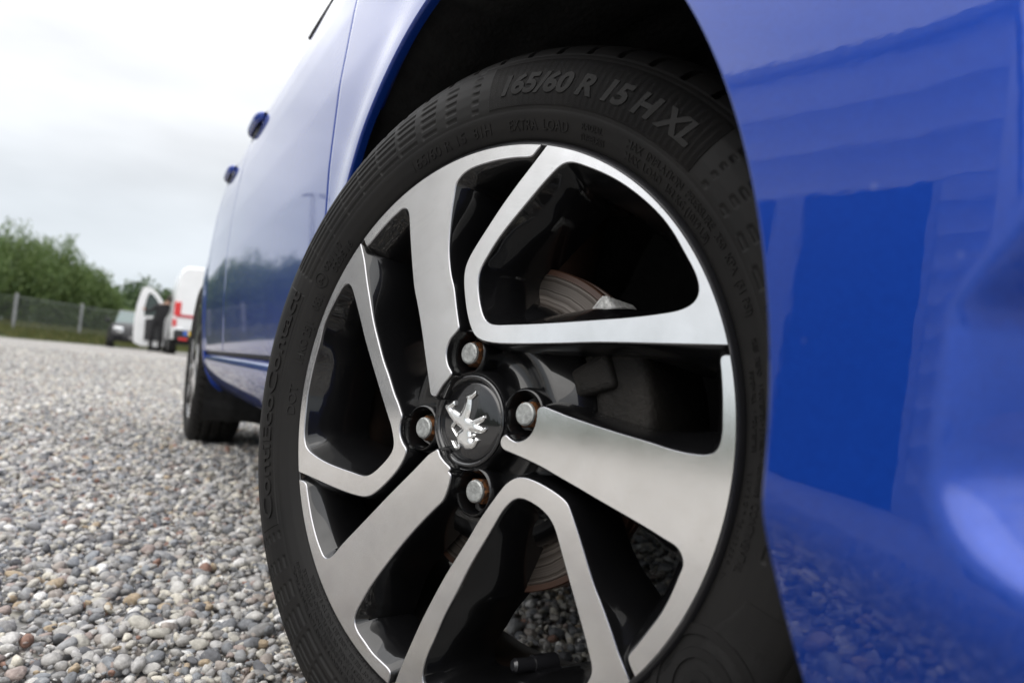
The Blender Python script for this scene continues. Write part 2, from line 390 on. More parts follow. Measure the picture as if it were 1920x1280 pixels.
POLY = {
    'loop_ur': [(45.7, 198.6),(35.2, 186.5),(22.0, 171.9),(8.8, 155.7),(-2.4, 140.1),(-10.0, 129.1),(-15.5, 119.7),(-17.9, 112.1),(-17.7, 103.8),(-13.8, 89.8),(-8.5, 76.7),(-3.1, 67.5),(2.2, 61.8),(9.4, 58.7),(20.9, 57.3),(38.4, 57.4),(56.4, 58.2),(83.6, 59.8),(106.9, 61.3),(153.7, 62.4),(194.3, 63.4)],
    'hole_ur': [(6.8, 128.3),(15.0, 139.0),(25.6, 150.6),(35.4, 160.8),(45.1, 170.8),(51.6, 176.7),(56.7, 181.2),(62.0, 184.1),(67.7, 184.3),(73.5, 182.7),(83.6, 178.6),(91.0, 175.5),(104.9, 168.6),(118.5, 160.1),(131.7, 150.2),(143.4, 139.8),(152.6, 129.3),(162.4, 115.1),(168.1, 106.9),(171.5, 100.4),(173.3, 94.5),(173.2, 90.5),(170.9, 86.6),(166.5, 83.6),(159.7, 81.3),(146.1, 79.1),(129.1, 77.0),(105.0, 74.9),(81.6, 72.9),(54.3, 71.0),(32.3, 69.9),(20.8, 69.4),(14.4, 70.0),(9.1, 72.4),(4.8, 77.5),(0.5, 86.1),(-3.0, 96.1),(-4.2, 103.6),(-3.5, 110.5),(0.2, 117.3)],
    'sp_top': [(-144.8, 139.6),(-141.4, 135.7),(-133.7, 141.5),(-124.4, 149.7),(-115.0, 157.0),(-107.5, 161.8),(-101.9, 164.9),(-97.7, 165.0),(-94.3, 163.2),(-91.5, 158.8),(-89.0, 150.2),(-85.4, 137.5),(-81.1, 123.5),(-77.5, 112.4),(-72.0, 97.3),(-65.2, 83.9),(-55.9, 64.2),(-47.6, 44.9),(-39.8, 27.4),(-37.2, 21.3),(-34.6, 16.1),(-31.9, 14.8),(-29.2, 15.3),(-26.8, 18.9),(-23.3, 24.2),(-19.0, 28.8),(-16.9, 31.4),(-16.4, 32.1),(-17.2, 33.6),(-21.2, 37.4),(-24.1, 42.2),(-25.5, 47.2),(-25.2, 52.9),(-22.9, 58.7),(-19.3, 62.5),(-16.5, 65.8),(-16.3, 67.0),(-17.6, 70.1),(-22.0, 80.8),(-28.0, 96.8),(-33.2, 106.6),(-37.5, 118.5),(-40.0, 128.4),(-41.8, 141.7),(-42.5, 155.0),(-42.3, 168.3),(-41.4, 180.2),(-37.7, 185.0),(-34.5, 187.6),(-27.1, 190.7),(-14.4, 192.8),(2.2, 194.0),(18.5, 193.6),(31.1, 192.6),(33.3, 193.4),(36.0, 196.2),(39.6, 199.3)],
    'sp_right': [(196.3, 57.2),(192.4, 56.7),(190.8, 55.8),(190.4, 53.8),(191.7, 46.9),(193.6, 35.3),(194.8, 23.9),(195.5, 14.7),(195.0, 8.2),(193.4, 4.3),(190.8, 1.6),(186.5, 0.1),(179.4, -0.4),(171.7, -0.2),(160.9, 1.0),(152.0, 2.6),(127.6, 5.9),(109.1, 8.7),(89.6, 12.1),(76.0, 15.1),(71.2, 16.0),(68.5, 15.4),(67.1, 13.4),(67.3, 9.0),(66.8, 4.0),(64.9, -1.2),(61.4, -5.5),(56.9, -8.3),(52.1, -9.6),(47.0, -8.4),(42.3, -6.2),(40.1, -8.2),(39.6, -11.6),(42.1, -14.7),(47.4, -16.0),(60.5, -18.6),(74.6, -21.8),(88.4, -25.9),(105.1, -30.8),(119.8, -35.3),(138.1, -40.6),(155.5, -45.7),(166.7, -49.4),(172.2, -51.1),(175.5, -52.7),(177.8, -55.0),(179.4, -57.8),(180.1, -61.8),(178.3, -68.1),(174.9, -78.6),(170.0, -90.4),(163.3, -101.9),(156.5, -112.7),(152.8, -118.3),(152.2, -120.5),(153.4, -123.4),(155.2, -127.0)],
    'loop_l': [(-148.4, 134.6),(-142.6, 121.5),(-135.4, 104.6),(-128.2, 89.4),(-118.6, 69.7),(-108.0, 52.5),(-97.9, 37.2),(-89.0, 26.2),(-78.2, 11.7),(-72.7, 5.6),(-68.4, 0.1),(-65.7, -4.2),(-66.5, -8.8),(-66.2, -14.6),(-64.2, -20.2),(-60.3, -24.8),(-56.2, -28.1),(-55.4, -30.5),(-58.0, -37.2),(-63.5, -45.1),(-73.8, -55.6),(-84.6, -64.5),(-92.1, -69.0),(-98.2, -70.9),(-107.9, -71.7),(-122.5, -71.5),(-146.0, -69.9),(-170.9, -67.4),(-191.8, -65.2)],
    'hole_l': [(-161.2, 103.6),(-166.1, 101.4),(-170.8, 95.5),(-176.1, 87.3),(-183.2, 75.2),(-187.9, 63.9),(-189.4, 51.8),(-194.6, 27.0),(-196.9, 1.8),(-196.0, -9.3),(-195.2, -20.3),(-193.7, -31.3),(-190.9, -39.8),(-187.2, -44.5),(-179.4, -47.8),(-162.3, -51.9),(-143.7, -54.2),(-120.3, -55.5),(-106.7, -56.2),(-100.2, -55.8),(-94.2, -53.6),(-84.0, -46.1),(-75.2, -37.7),(-70.3, -31.2),(-69.6, -26.6),(-71.9, -20.4),(-76.1, -12.4),(-83.5, -2.7),(-93.3, 10.4),(-123.9, 52.6),(-133.9, 68.7),(-143.0, 83.0),(-150.2, 93.9),(-155.2, 100.5)],
    'sp_ll': [(-188.8, -72.1),(-180.5, -74.8),(-177.3, -80.4),(-172.5, -89.6),(-165.0, -102.4),(-156.0, -114.6),(-147.9, -123.2),(-142.0, -128.1),(-137.2, -129.1),(-132.9, -127.5),(-127.1, -122.8),(-119.0, -113.7),(-102.6, -97.7),(-84.7, -80.5),(-67.3, -63.9),(-42.7, -41.7),(-35.9, -35.4),(-27.7, -28.1),(-23.5, -25.7),(-20.4, -24.4),(-17.1, -28.5),(-12.1, -32.0),(-5.5, -35.8),(-6.8, -37.9),(-4.4, -40.2),(-4.4, -43.2),(-5.4, -48.1),(-7.2, -53.7),(-9.9, -58.9),(-15.3, -64.1),(-27.0, -75.3),(-42.8, -91.9),(-58.7, -110.8),(-71.9, -127.7),(-79.9, -139.1),(-86.0, -149.6),(-90.5, -157.8),(-92.1, -164.7),(-90.6, -169.3),(-86.0, -173.8),(-76.7, -178.6),(-65.5, -184.0),(-55.0, -186.9),(-45.9, -189.5),(-44.1, -191.3),(-44.0, -194.3),(-44.4, -196.5)],
    'loop_b': [(-37.4, -196.3),(-32.3, -182.8),(-26.2, -167.3),(-18.1, -147.9),(-10.3, -131.7),(1.1, -110.2),(20.1, -79.2),(27.7, -66.0),(36.6, -53.1),(43.5, -43.5),(48.5, -37.6),(54.4, -33.6),(60.5, -32.0),(66.8, -32.2),(79.3, -34.8),(91.8, -39.1),(98.0, -42.7),(101.9, -48.2),(108.4, -59.3),(114.9, -71.1),(123.4, -86.6),(130.7, -97.5),(138.8, -110.3),(145.3, -121.2),(149.7, -129.3)],
    'hole_b': [(-10.1, -185.7),(-10.6, -177.2),(-8.4, -167.8),(-3.0, -154.7),(3.4, -137.4),(12.8, -118.8),(22.8, -97.7),(32.1, -81.5),(41.3, -65.6),(47.2, -55.1),(52.2, -49.2),(55.4, -46.2),(59.4, -44.6),(64.3, -44.6),(70.7, -45.9),(79.9, -49.1),(86.4, -53.2),(91.1, -58.6),(95.5, -67.1),(100.7, -77.3),(104.9, -85.5),(122.9, -120.2),(127.1, -129.2),(129.5, -135.7)],
    'lion': [(-29.65, 6.2),(-29.23, 8.75),(-19.43, 13.39),(-18.76, 9.73),(-22.21, 6.92),(-22.04, 6.0),(-18.05, 5.77),(-11.59, 3.63),(-9.07, 8.79),(-7.46, 14.15),(-7.31, 15.69),(-8.81, 17.9),(-2.57, 20.07),(2.74, 23.24),(3.09, 20.24),(1.15, 17.95),(-1.37, 15.6),(-1.05, 11.37),(-1.04, 6.52),(-2.06, 0.35),(1.03, -0.53),(2.66, -0.36),(10.36, 2.86),(14.5, 4.78),(15.4, 2.79),(14.1, -0.02),(11.91, -1.45),(8.15, -3.36),(10.31, -4.01),(14.2, -5.35),(17.59, -3.96),(18.14, -5.78),(16.72, -8.31),(13.3, -9.61),(7.59, -9.7),(2.57, -9.39),(3.39, -11.7),(5.4, -10.38),(7.49, -11.5),(6.94, -13.06),(4.56, -13.65),(3.95, -14.92),(5.38, -15.94),(8.25, -13.49),(11.81, -15.13),(9.06, -18.15),(7.85, -20.69),(4.91, -22.75),(-1.6, -23.75),(-5.33, -21.83),(-8.09, -20.68),(-7.55, -22.73),(-8.66, -24.7),(-11.43, -25.98),(-13.81, -24.78),(-18.36, -18.94),(-16.17, -18.97),(-11.97, -23.01),(-10.17, -22.47),(-9.82, -20.6),(-11.73, -17.19),(-16.52, -12.26),(-20.07, -9.6),(-20.63, -6.57),(-18.49, -3.86),(-24.13, 0.5)],
    'tailhole': [(-17.98, -9.05),(-15.16, -5.35),(-7.71, -8.48),(-12.27, -11.76),(-12.27, -14.2)],
}


def ss(x, a, b):
    t = np.clip((np.asarray(x) - a) / (b - a), 0, 1); return t * t * (3 - 2 * t)

def dish(r):
    return FACE + 0.006 * max(0.0, 1 - r / RR) ** 2

def catmull(P, closed=False, k=4):
    P = [Vector(p) for p in P]; n = len(P); out = []
    rg = range(n) if closed else range(n - 1)
    for i in rg:
        p1, p2 = P[i], P[(i + 1) % n]
        p0 = P[(i - 1) % n] if (closed or i > 0) else p1 * 2 - p2
        p3 = P[(i + 2) % n] if (closed or i + 2 < n) else p2 * 2 - p1
        # centripetal form keeps tight corners from overshooting
        t0 = 0.0; t1 = max(1e-6, (p1 - p0).length) ** .5; t2 = t1 + max(1e-6, (p2 - p1).length) ** .5; t3 = t2 + max(1e-6, (p3 - p2).length) ** .5
        for j in range(k):
            t = t1 + (t2 - t1) * j / k
            A1 = p0 * ((t1 - t) / (t1 - t0)) + p1 * ((t - t0) / (t1 - t0))
            A2 = p1 * ((t2 - t) / (t2 - t1)) + p2 * ((t - t1) / (t2 - t1))
            A3 = p2 * ((t3 - t) / (t3 - t2)) + p3 * ((t - t2) / (t3 - t2))
            B1 = A1 * ((t2 - t) / (t2 - t0)) + A2 * ((t - t0) / (t2 - t0))
            B2 = A2 * ((t3 - t) / (t3 - t1)) + A3 * ((t - t1) / (t3 - t1))
            out.append(B1 * ((t2 - t) / (t2 - t1)) + B2 * ((t - t1) / (t2 - t1)))
    if not closed: out.append(P[-1])
    return out

def even(P, n=170):
    """closed outline re-cut into equal steps and very slightly eased"""
    A = np.array([(p.x, p.y) for p in P]); A = np.vstack([A, A[:1]])
    s = np.concatenate([[0], np.cumsum(np.linalg.norm(np.diff(A, axis=0), axis=1))])
    t = np.linspace(0, s[-1], n, endpoint=False)
    Q = np.stack([np.interp(t, s, A[:, 0]), np.interp(t, s, A[:, 1])], 1)
    for _ in range(3): Q = 0.5 * Q + 0.25 * (np.roll(Q, 1, 0) + np.roll(Q, -1, 0))
    return [Vector(q) for q in Q]

def outline(name):
    P = [Vector((x / 1000, y / 1000)) for x, y in POLY[name]]
    if name == 'hole_b':      # closes below the picture's edge
        C = [(0.121, -0.150), (0.098, -0.1665), (0.07, -0.180), (0.035, -0.1895), (0.010, -0.1925), (-0.004, -0.192)]
        return even(catmull(P + [Vector(c) for c in C], True))
    if name.startswith('hole') or name in ('lion', 'tailhole'):
        return even(catmull(P, True)) if name.startswith('hole') else P
    P[0] = P[0].normalized() * RR; P[-1] = P[-1].normalized() * RR
    out = catmull(P)
    a1 = math.atan2(P[-1].y, P[-1].x); a0 = math.atan2(P[0].y, P[0].x)
    d = (a0 - a1 + math.pi) % (2 * math.pi) - math.pi
    n = max(2, int(abs(d) / R(1.5)))
    for j in range(1, n):
        a = a1 + d * j / n; out.append(Vector((math.cos(a), math.sin(a))) * RR)
    return out

def area(P):
    return sum(P[i].x * P[(i + 1) % len(P)].y - P[(i + 1) % len(P)].x * P[i].y for i in range(len(P))) / 2

def normals2(P, w=2):
    n = len(P); s = 1 if area(P) > 0 else -1; N = []
    for i in range(n):
        t = P[(i + 1) % n] - P[i - 1]
        if t.length < 1e-9: t = P[(i + 2) % n] - P[i - 2]
        t.normalize(); N.append(Vector((t.y, -t.x)) * s)
    for _ in range(w):
        N = [(N[i - 1] + N[i] * 2 + N[(i + 1) % n]).normalized() for i in range(n)]
    return N          # pointing out of the polygon

def ring(P, N, d, drop, hole=False, cen=None):
    out = []
    for p, nn in zip(P, N):
        if hole:
            L = (cen - p).length; dd = min(d, L * 0.55)
            q = p + ((cen - p).normalized() * 0.92 - nn * 0.08) * dd
        else:
            q = p + nn * d * (1 + 1.5 * float(ss(p.length, 0.13, 0.18)) * min(1.0, drop / 0.012))
        base = dish(p.length)
        if q.length > RR + 0.0008 and not hole: q = q.normalized() * (RR + 0.0008)
        out.append((q.x, -(base - drop), q.y))
    return out

def bridge(loops, closed=True):
    vs = []; fs = []; n = len(loops[0])
    for L in loops: vs += L
    for k in range(len(loops) - 1):
        for i in range(n):
            j = (i + 1) % n
            fs.append((k * n + i, k * n + j, (k + 1) * n + j, (k + 1) * n + i))
    return vs, fs

def machined_face(name, outer, hole, parent):
    loops = [outer] + ([hole] if hole else [])
    tri = tessellate_polygon([[Vector((p.x, p.y, 0)) for p in L] for L in loops])
    pts = [p for L in loops for p in L]
    bm = bmesh.new()
    vs = [bm.verts.new((p.x, 0, p.y)) for p in pts]
    for t in tri:
        try: bm.faces.new([vs[i] for i in t])
        except ValueError: pass
    for k in range(-20, 21):        # cut into small cells so that the dish can be shaped
        for ax in ((1, 0, 0), (0, 0, 1)):
            co = Vector(ax) * (k * 0.0105 + 0.0003)
            bmesh.ops.bisect_plane(bm, geom=list(bm.verts) + list(bm.edges) + list(bm.faces), plane_co=co, plane_no=ax, dist=1e-7)
    for v in bm.verts: v.co.y = -dish(math.hypot(v.co.x, v.co.z))
    bmesh.ops.recalc_face_normals(bm, faces=bm.faces)
    if sum(f.normal.y * f.calc_area() for f in bm.faces) > 0: bmesh.ops.reverse_faces(bm, faces=bm.faces)
    me = bpy.data.meshes.new(name); bm.to_mesh(me); bm.free()
    return link(name, me, parent, ALLOY, True, None)

def spoke_part(name, outer, hole, parent, label=None):
    f = machined_face(name, outer, hole, parent)
    if label: f['label'] = label
    return f

def spoke_body(name, outer, hole, parent):
    """black painted flanks under a machined face"""
    N = normals2(outer, 3)
    prof = [(0.0, 0.0), (0.0007, 0.0006), (0.0016, 0.0026), (0.0032, 0.009), (0.0052, 0.022), (0.0065, 0.046)]
    L = [ring(outer, N, d, h) for d, h in prof]
    vs, fs = bridge(L)
    edge = len(outer)
    if hole:
        Nh = normals2(hole, 14); cen = sum(hole, Vector((0, 0))) / len(hole)
        profh = [(0.0, 0.0), (0.0007, 0.0006), (0.0020, 0.003), (0.0055, 0.0100), (0.0118, 0.0205), (0.0165, 0.036), (0.0180, 0.060)]
        v2, f2 = bridge([ring(hole, Nh, d, h, True, cen) for d, h in profh])
        k = len(vs); vs = vs + v2; fs = fs + [tuple(i + k for i in f) for f in f2]
    me = mesh_from(name, vs, fs)
    me.materials.append(GLOSS); me.materials.append(GLOSS_EDGE)
    mi = [0] * len(me.polygons)
    for i in range(edge): mi[i] = 1
    if hole:
        for i in range(len(hole)): mi[edge * (len(prof) - 1) + i] = 1
    me.polygons.foreach_set('material_index', mi)
    bm = bmesh.new(); bm.from_mesh(me); bmesh.ops.recalc_face_normals(bm, faces=bm.faces); bm.to_mesh(me); bm.free()
    return link(name, me, parent, None, True, 40)

# tyre side: offset as a function of radius
TR = [0.1985, 0.2035, 0.2065, 0.210, 0.216, 0.224, 0.232, 0.240, 0.248, 0.256, 0.263, 0.269, 0.2745, 0.279, 0.2825, 0.286, 0.2885, 0.2897]
TO = [0.0590, 0.0655, 0.0700, 0.0732, 0.0768, 0.0800, 0.0818, 0.0825, 0.0820, 0.0803, 0.0776, 0.0742, 0.0700, 0.0650, 0.0590, 0.0510, 0.0410, 0.0300]
rs_ = np.linspace(TR[0], TR[-1], 1200)
os_ = np.interp(rs_, TR, TO)
kk = np.exp(-np.linspace(-2, 2, 61) ** 2); kk /= kk.sum()
os_ = np.convolve(np.pad(os_, 30, mode='edge'), kk, 'valid')
def tyre_o(r):
    return np.interp(r, rs_, os_)


# groups of slots moulded into the side wall: (angle, half length) in degrees
SLOTS = [(95.8, 0.75), (102.0, 1.3), (108.0, 1.9), (114.2, 2.45), (120.3, 2.75), (126.4, 2.85), (132.5, 2.9), (138.6, 2.9), (144.7, 2.9), (150.6, 2.7),
         (41.8, 0.5), (36.6, 0.9), (31.0, 1.3), (25.2, 1.7), (19.2, 2.0), (13.0, 2.2), (6.8, 2.2), (0.6, 2.0), (-5.4, 1.5), (-11.2, 1.0),
         (-148.6, 0.7), (-142.6, 1.2), (-136.6, 1.7), (-130.4, 2.2), (-124.2, 2.6), (-118.0, 2.8), (-111.8, 2.8), (-105.6, 2.8), (-99.4, 2.8), (-93.2, 2.8)]
SLOT_R = [0.2325, 0.2400, 0.2468, 0.2535, 0.2600, 0.2660]

def make_tyre():
    ns = 1536
    th = np.linspace(0, 2 * np.pi, ns, endpoint=False)
    side = np.concatenate([np.linspace(0.1985, 0.2665, 86), np.linspace(0.2675, 0.2897, 26)])
    tread = np.linspace(0.030, -0.030, 22)[1:-1]
    r = np.concatenate([side, 0.2897 + 0.0008 * (1 - (tread / 0.03) ** 2), side[::-4]])
    o = np.concatenate([tyre_o(side), tread, -tyre_o(side[::-4])])
    T, Rm = np.meshgrid(th, r, indexing='ij'); O = np.broadcast_to(o, T.shape).copy(); Rm = Rm.copy()
    outer = (np.arange(len(r)) < len(side))[None, :]
    deg = np.degrees(T)
    # shallow slots
    dep = np.zeros_like(T)
    for a, h in SLOTS:
        da = np.abs((deg - a + 180) % 360 - 180)
        for j, rc in enumerate(SLOT_R):
            m = (1 - ss(da, h - 0.12, h + 0.18)) * (1 - ss(np.abs(Rm - rc), 0.0010, 0.0021))
            dep = np.maximum(dep, m)
    # step ring under the lettering band and the groove where tread meets side
    dep2 = (1 - ss(np.abs(Rm - 0.2275), 0.0004, 0.0012)) * 0.35 + (1 - ss(np.abs(Rm - 0.2690), 0.0004, 0.0013)) * 0.8
    rim_rib = (1 - ss(np.abs(Rm - 0.2072), 0.0005, 0.0014)) * 0.9
    O = np.where(outer, O - 0.0010 * dep - 0.0006 * dep2 - 0.0010 * rim_rib, O)
    # plain raised plates that carry the tyre's name
    # tread: curved cross grooves in the shoulder and four long grooves
    N = 62
    ph = (T * N / (2 * np.pi) + np.abs(O) * 26 + 0.8 * np.sin(O * 60)) % 1.0
    g = (1 - ss(np.minimum(ph, 1 - ph), 0.055, 0.085))
    sh = ss(Rm, 0.2700, 0.2745)
    Rm = Rm - g * sh * 0.0055
    O = O - np.sign(O) * g * sh * 0.0028 * (np.abs(O) > 0.04)
    for c in (-0.045, -0.016, 0.016, 0.045):
        Rm = Rm - (1 - ss(np.abs(O - c), 0.0022, 0.0042)) * 0.006 * (Rm > 0.2815)
    P = np.stack([Rm * np.cos(T), -O, Rm * np.sin(T)], -1)
    return grid_mesh('tyre', P, close_u=True, flip=True)

TYRE_ME = make_tyre()

def polar_sheet(name, a0, a1, r0f, r1f, na, nr, hf, parent, mat):
    """a thin raised sheet on the side wall; hf(angle_deg, r) gives its height"""
    t = np.radians(np.linspace(a0, a1, na)); s = np.linspace(0, 1, nr)
    T, S = np.meshgrid(t, s, indexing='ij')
    D = np.degrees(T); Rm = r0f(D) + (r1f(D) - r0f(D)) * S
    O = tyre_o(Rm) + hf(D, Rm)
    edge = np.minimum(np.minimum(S, 1 - S) * nr, np.minimum(np.arange(na)[:, None], na - 1 - np.arange(na)[:, None]) * 1.0)
    O = np.where(edge < 0.5, tyre_o(Rm) - 0.0008, O)
    P = np.stack([Rm * np.cos(T), -O, Rm * np.sin(T)], -1)
    return link(name, grid_mesh(name, P, flip=True), parent, mat, True, 30)

def text_mesh(txt, a0, a1, rb, h, depth=0.0007, shear=0.0, bold=0.0, name='side_lettering', parent=None, mat=None, orad=None, res=3):
    """raised lettering bent round the side wall from angle a0 to a1 (degrees, clockwise)"""
    cu = bpy.data.curves.new('tmp', 'FONT'); cu.body = txt; cu.size = 1.0; cu.shear = shear; cu.offset = bold
    cu.extrude = 0.5; cu.resolution_u = res
    ob = bpy.data.objects.new('tmp', cu)
    me = bpy.data.meshes.new_from_object(ob)
    bpy.data.objects.remove(ob); bpy.data.curves.remove(cu)
    n = len(me.vertices); co = np.empty(n * 3); me.vertices.foreach_get('co', co); co = co.reshape(-1, 3)
    x0, x1 = co[:, 0].min(), co[:, 0].max()
    capH = 0.70
    u = (co[:, 0] - x0) / (x1 - x0)
    th = np.radians(a0 + (a1 - a0) * u)
    r = rb + co[:, 1] / capH * h
    o = tyre_o(r) if orad is None else orad
    o = o + np.where(co[:, 2] > 0, depth, -0.0008)
    P = np.stack([r * np.cos(th), -o, r * np.sin(th)], -1)
    me.vertices.foreach_set('co', P.reshape(-1)); me.update()
    me.name = name
    return link(name, me, parent, mat or RUBBER2, False)

def front_wheel(parent):
    w = empty('front_wheel', (0, 0, 0), parent)
    m4 = Matrix((wex, -wn_, wez)).transposed().to_4x4(); m4.translation = HUB
    w.matrix_local = m4
    link('tyre', TYRE_ME, w, RUBBER, True, 50)
    # rim
    add_lathe('rim_lip', [(RR - 0.0004, FACE - 0.0012), (RR + 0.0002, FACE - 0.0006), (RR + 0.0022, FACE - 0.0014), (RR + 0.0042, FACE - 0.0038), (RR + 0.0054, FACE - 0.0072), (RR + 0.0052, FACE - 0.011), (RR + 0.003, FACE - 0.0145)], LIP, w, 180)
    add_lathe('rim_barrel', [(RR - 0.0006, FACE - 0.002), (0.2005, 0.0685), (0.1975, 0.062), (0.1945, 0.050), (0.190, 0.036), (0.1865, 0.020), (0.1835, 0.000), (0.183, -0.03), (0.186, -0.055), (0.194, -0.066), (0.2035, -0.072), (0.206, -0.070)], BARREL, w, 128)
    tops = {}
    for nm, hl in (('loop_ur', 'hole_ur'), ('loop_l', 'hole_l'), ('loop_b', 'hole_b')):
        o_, h_ = outline(nm), outline(hl)
        spoke_part('rim_loop', o_, h_, w); spoke_body('loop_flank', o_, h_, w)
    for nm in ('sp_top', 'sp_right', 'sp_ll'):
        o_ = outline(nm)
        spoke_part('spoke', o_, None, w); spoke_body('spoke_flank', o_, None, w)
    # hub with a trough round the cap and sockets for the bolts
    add_lathe('hub', [(0.0300, 0.055), (0.0335, 0.0700), (0.0352, 0.0712), (0.0368, 0.0690), (0.0385, 0.0600), (0.0415, 0.0540), (0.050, 0.0520), (0.0565, 0.0535), (0.0620, 0.0590), (0.0665, 0.0605), (0.072, 0.0575), (0.080, 0.0510), (0.088, 0.044), (0.094, 0.034), (0.096, 0.026), (0.090, 0.020), (0.03, 0.020)], GLOSS, w, 120, 60)
    # webs that run out under each spoke
    bolts = [(-0.0105, 0.0492), (0.0492, 0.0100), (-0.0492, -0.0105), (0.0118, -0.0492)]
    for bx, bz in bolts:
        a = math.atan2(bz, bx); c = Vector((math.cos(a) * 0.0502, math.sin(a) * 0.0502))
        pr = [(0.0128, 0.040), (0.0140, 0.0575), (0.0152, 0.0690), (0.0162, 0.0708), (0.0176, 0.0700), (0.0186, 0.066), (0.0192, 0.052)]
        P, _ = lathe(pr, 48); P[..., 0] += c.x; P[..., 2] += c.y
        link('bolt_socket', grid_mesh('bolt_socket', P, close_u=True), w, GLOSS, True, 60)
        # hexagon bolt
        bm = bmesh.new(); ph0 = rnd.uniform(0, 1)
        rings = [(0.0094, 0.052, 24), (0.0094, 0.0668, 24)]
        hexr = 0.0098
        def hexring(rr_, oo, flat):
            out = []
            for k in range(36):
                t = 2 * math.pi * k / 36; tt = (t % (math.pi / 3)) - math.pi / 6
                rh = rr_ * 0.866 / math.cos(tt); q = rh if not flat else min(rh, rr_ * 0.86)
                out.append((c.x + q * math.cos(t + ph0), -oo, c.y + q * math.sin(t + ph0)))
            return out
        L = [hexring(hexr, 0.048, False), hexring(hexr, 0.0655, False), hexring(hexr * 0.985, 0.0672, True), hexring(hexr * 0.93, 0.0688, True), hexring(hexr * 0.80, 0.0695, True)]
        vs, fs = bridge(L); nb = len(fs)
        fs.append(tuple(range(4 * 36, 5 * 36)))
        me = mesh_from('wheel_bolt', vs, fs); me.materials.append(RUST); me.materials.append(ZINC)
        me.polygons.foreach_set('material_index', [0] * 72 + [1] * (len(fs) - 72))
        link('wheel_bolt', me, w, None, True, 28)
        add_lathe_at = [(0.0001, 0.0500), (0.0128, 0.0500)]
        P, _ = lathe(add_lathe_at, 32); P[..., 0] += c.x; P[..., 2] += c.y
        link('socket_floor', grid_mesh('socket_floor', P, close_u=True), w, CAST, True)
    # centre cap and its emblem
    add_lathe('centre_cap', [(0.0001, 0.0700), (0.015, 0.0698), (0.026, 0.0690), (0.0284, 0.0684), (0.0290, 0.0676), (0.0296, 0.0684), (0.0300, 0.0702), (0.0312, 0.0716), (0.0326, 0.0718), (0.0336, 0.0706), (0.0338, 0.066)], CAPB, w, 128, 60)
    o_, h_ = outline('lion'), outline('tailhole')
    sc = 0.915; off = Vector((0.0012, 0.0012))
    o_ = [p * sc + off for p in o_]; h_ = [p * sc + off for p in h_]
    def lion_z(p, k): return -(0.0688 + k)
    vs = []; fs = []
    for L in (o_, h_):
        N = normals2(L, 1); s_ = -1 if L is o_ else 1
        inner = [p + n_ * s_ * 0.00055 for p, n_ in zip(L, N)]
        k = len(vs); n = len(L)
        vs += [(p.x, lion_z(p, 0.0004), p.y) for p in L] + [(p.x, lion_z(p, 0.0019), p.y) for p in L] + [(p.x, lion_z(p, 0.0023), p.y) for p in inner]
        for q in range(2):
            for i in range(n):
                j = (i + 1) % n; fs.append((k + q * n + i, k + q * n + j, k + (q + 1) * n + j, k + (q + 1) * n + i))
    io = 2 * len(o_); ih = 3 * len(o_) + 2 * len(h_)
    ids = [io + i for i in range(len(o_))] + [ih + i for i in range(len(h_))]
    tri = tessellate_polygon([[Vector((vs[io + i][0], vs[io + i][2], 0)) for i in range(len(o_))], [Vector((vs[ih + i][0], vs[ih + i][2], 0)) for i in range(len(h_))]])
    fs += [tuple(ids[i] for i in t) for t in tri]
    me = mesh_from('lion_emblem', vs, fs)
    bm = bmesh.new(); bm.from_mesh(me)
    for k in range(-46, 47):        # fine cells so that the relief can be pillowed
        for ax in ((1, 0, 0), (0, 0, 1)):
            bmesh.ops.bisect_plane(bm, geom=list(bm.verts) + list(bm.edges) + list(bm.faces), plane_co=Vector(ax) * (k * 0.0007 + 0.00011), plane_no=ax, dist=1e-8)
    segs = []
    for L in (o_, h_):
        for i in range(len(L)): segs.append((L[i].x, L[i].y, L[(i + 1) % len(L)].x, L[(i + 1) % len(L)].y))
    sg = np.array(segs); d0 = sg[:, 2:] - sg[:, :2]; l2 = (d0 ** 2).sum(1)
    for v in bm.verts:
        if -v.co.y > 0.0688 + 0.0021:
            q = np.array([v.co.x, v.co.z]) - sg[:, :2]
            t_ = np.clip((q * d0).sum(1) / l2, 0, 1)
            dm = float(np.sqrt(((q - d0 * t_[:, None]) ** 2).sum(1).min()))
            v.co.y -= 0.0011 * (1 - (1 - min(dm / 0.0034, 1.0)) ** 2)
    bmesh.ops.recalc_face_normals(bm, faces=bm.faces); bm.to_mesh(me); bm.free()
    lo = link('lion_emblem', me, w, CHROME, True, 30); lo['label'] = 'silver rearing lion on the black centre cap'
    # brake
    add_lathe('brake_disc', [(0.035, 0.036), (0.066, 0.036), (0.0700, 0.034), (0.0712, 0.0255), (0.0730, 0.0248), (0.1185, 0.0248), (0.1190, 0.0240), (0.1230, 0.0236), (0.1238, 0.0225), (0.1238, 0.017), (0.1225, 0.0165), (0.1225, 0.011), (0.1238, 0.0105), (0.1238, 0.005), (0.07, 0.005)], DISC, w, 160, 30)
    cal = empty('x', (0, 0, 0)); bpy.data.objects.remove(cal)
    def arc_block(name, a0, a1, r0, r1, o0, o1, mat, bev=0.006, n=14):
        bm = bmesh.new()
        for i in range(n + 1):
            a = R(a0 + (a1 - a0) * i / n)
            for rr_, oo in ((r0, o0), (r1, o0), (r1, o1), (r0, o1)):
                bm.verts.new((rr_ * math.cos(a), -oo, rr_ * math.sin(a)))
        bm.verts.ensure_lookup_table()
        for i in range(n):
            for k in range(4):
                bm.faces.new([bm.verts[i * 4 + k], bm.verts[i * 4 + (k + 1) % 4], bm.verts[i * 4 + 4 + (k + 1) % 4], bm.verts[i * 4 + 4 + k]])
        bm.faces.new([bm.verts[k] for k in range(4)]); bm.faces.new([bm.verts[n * 4 + k] for k in (3, 2, 1, 0)])
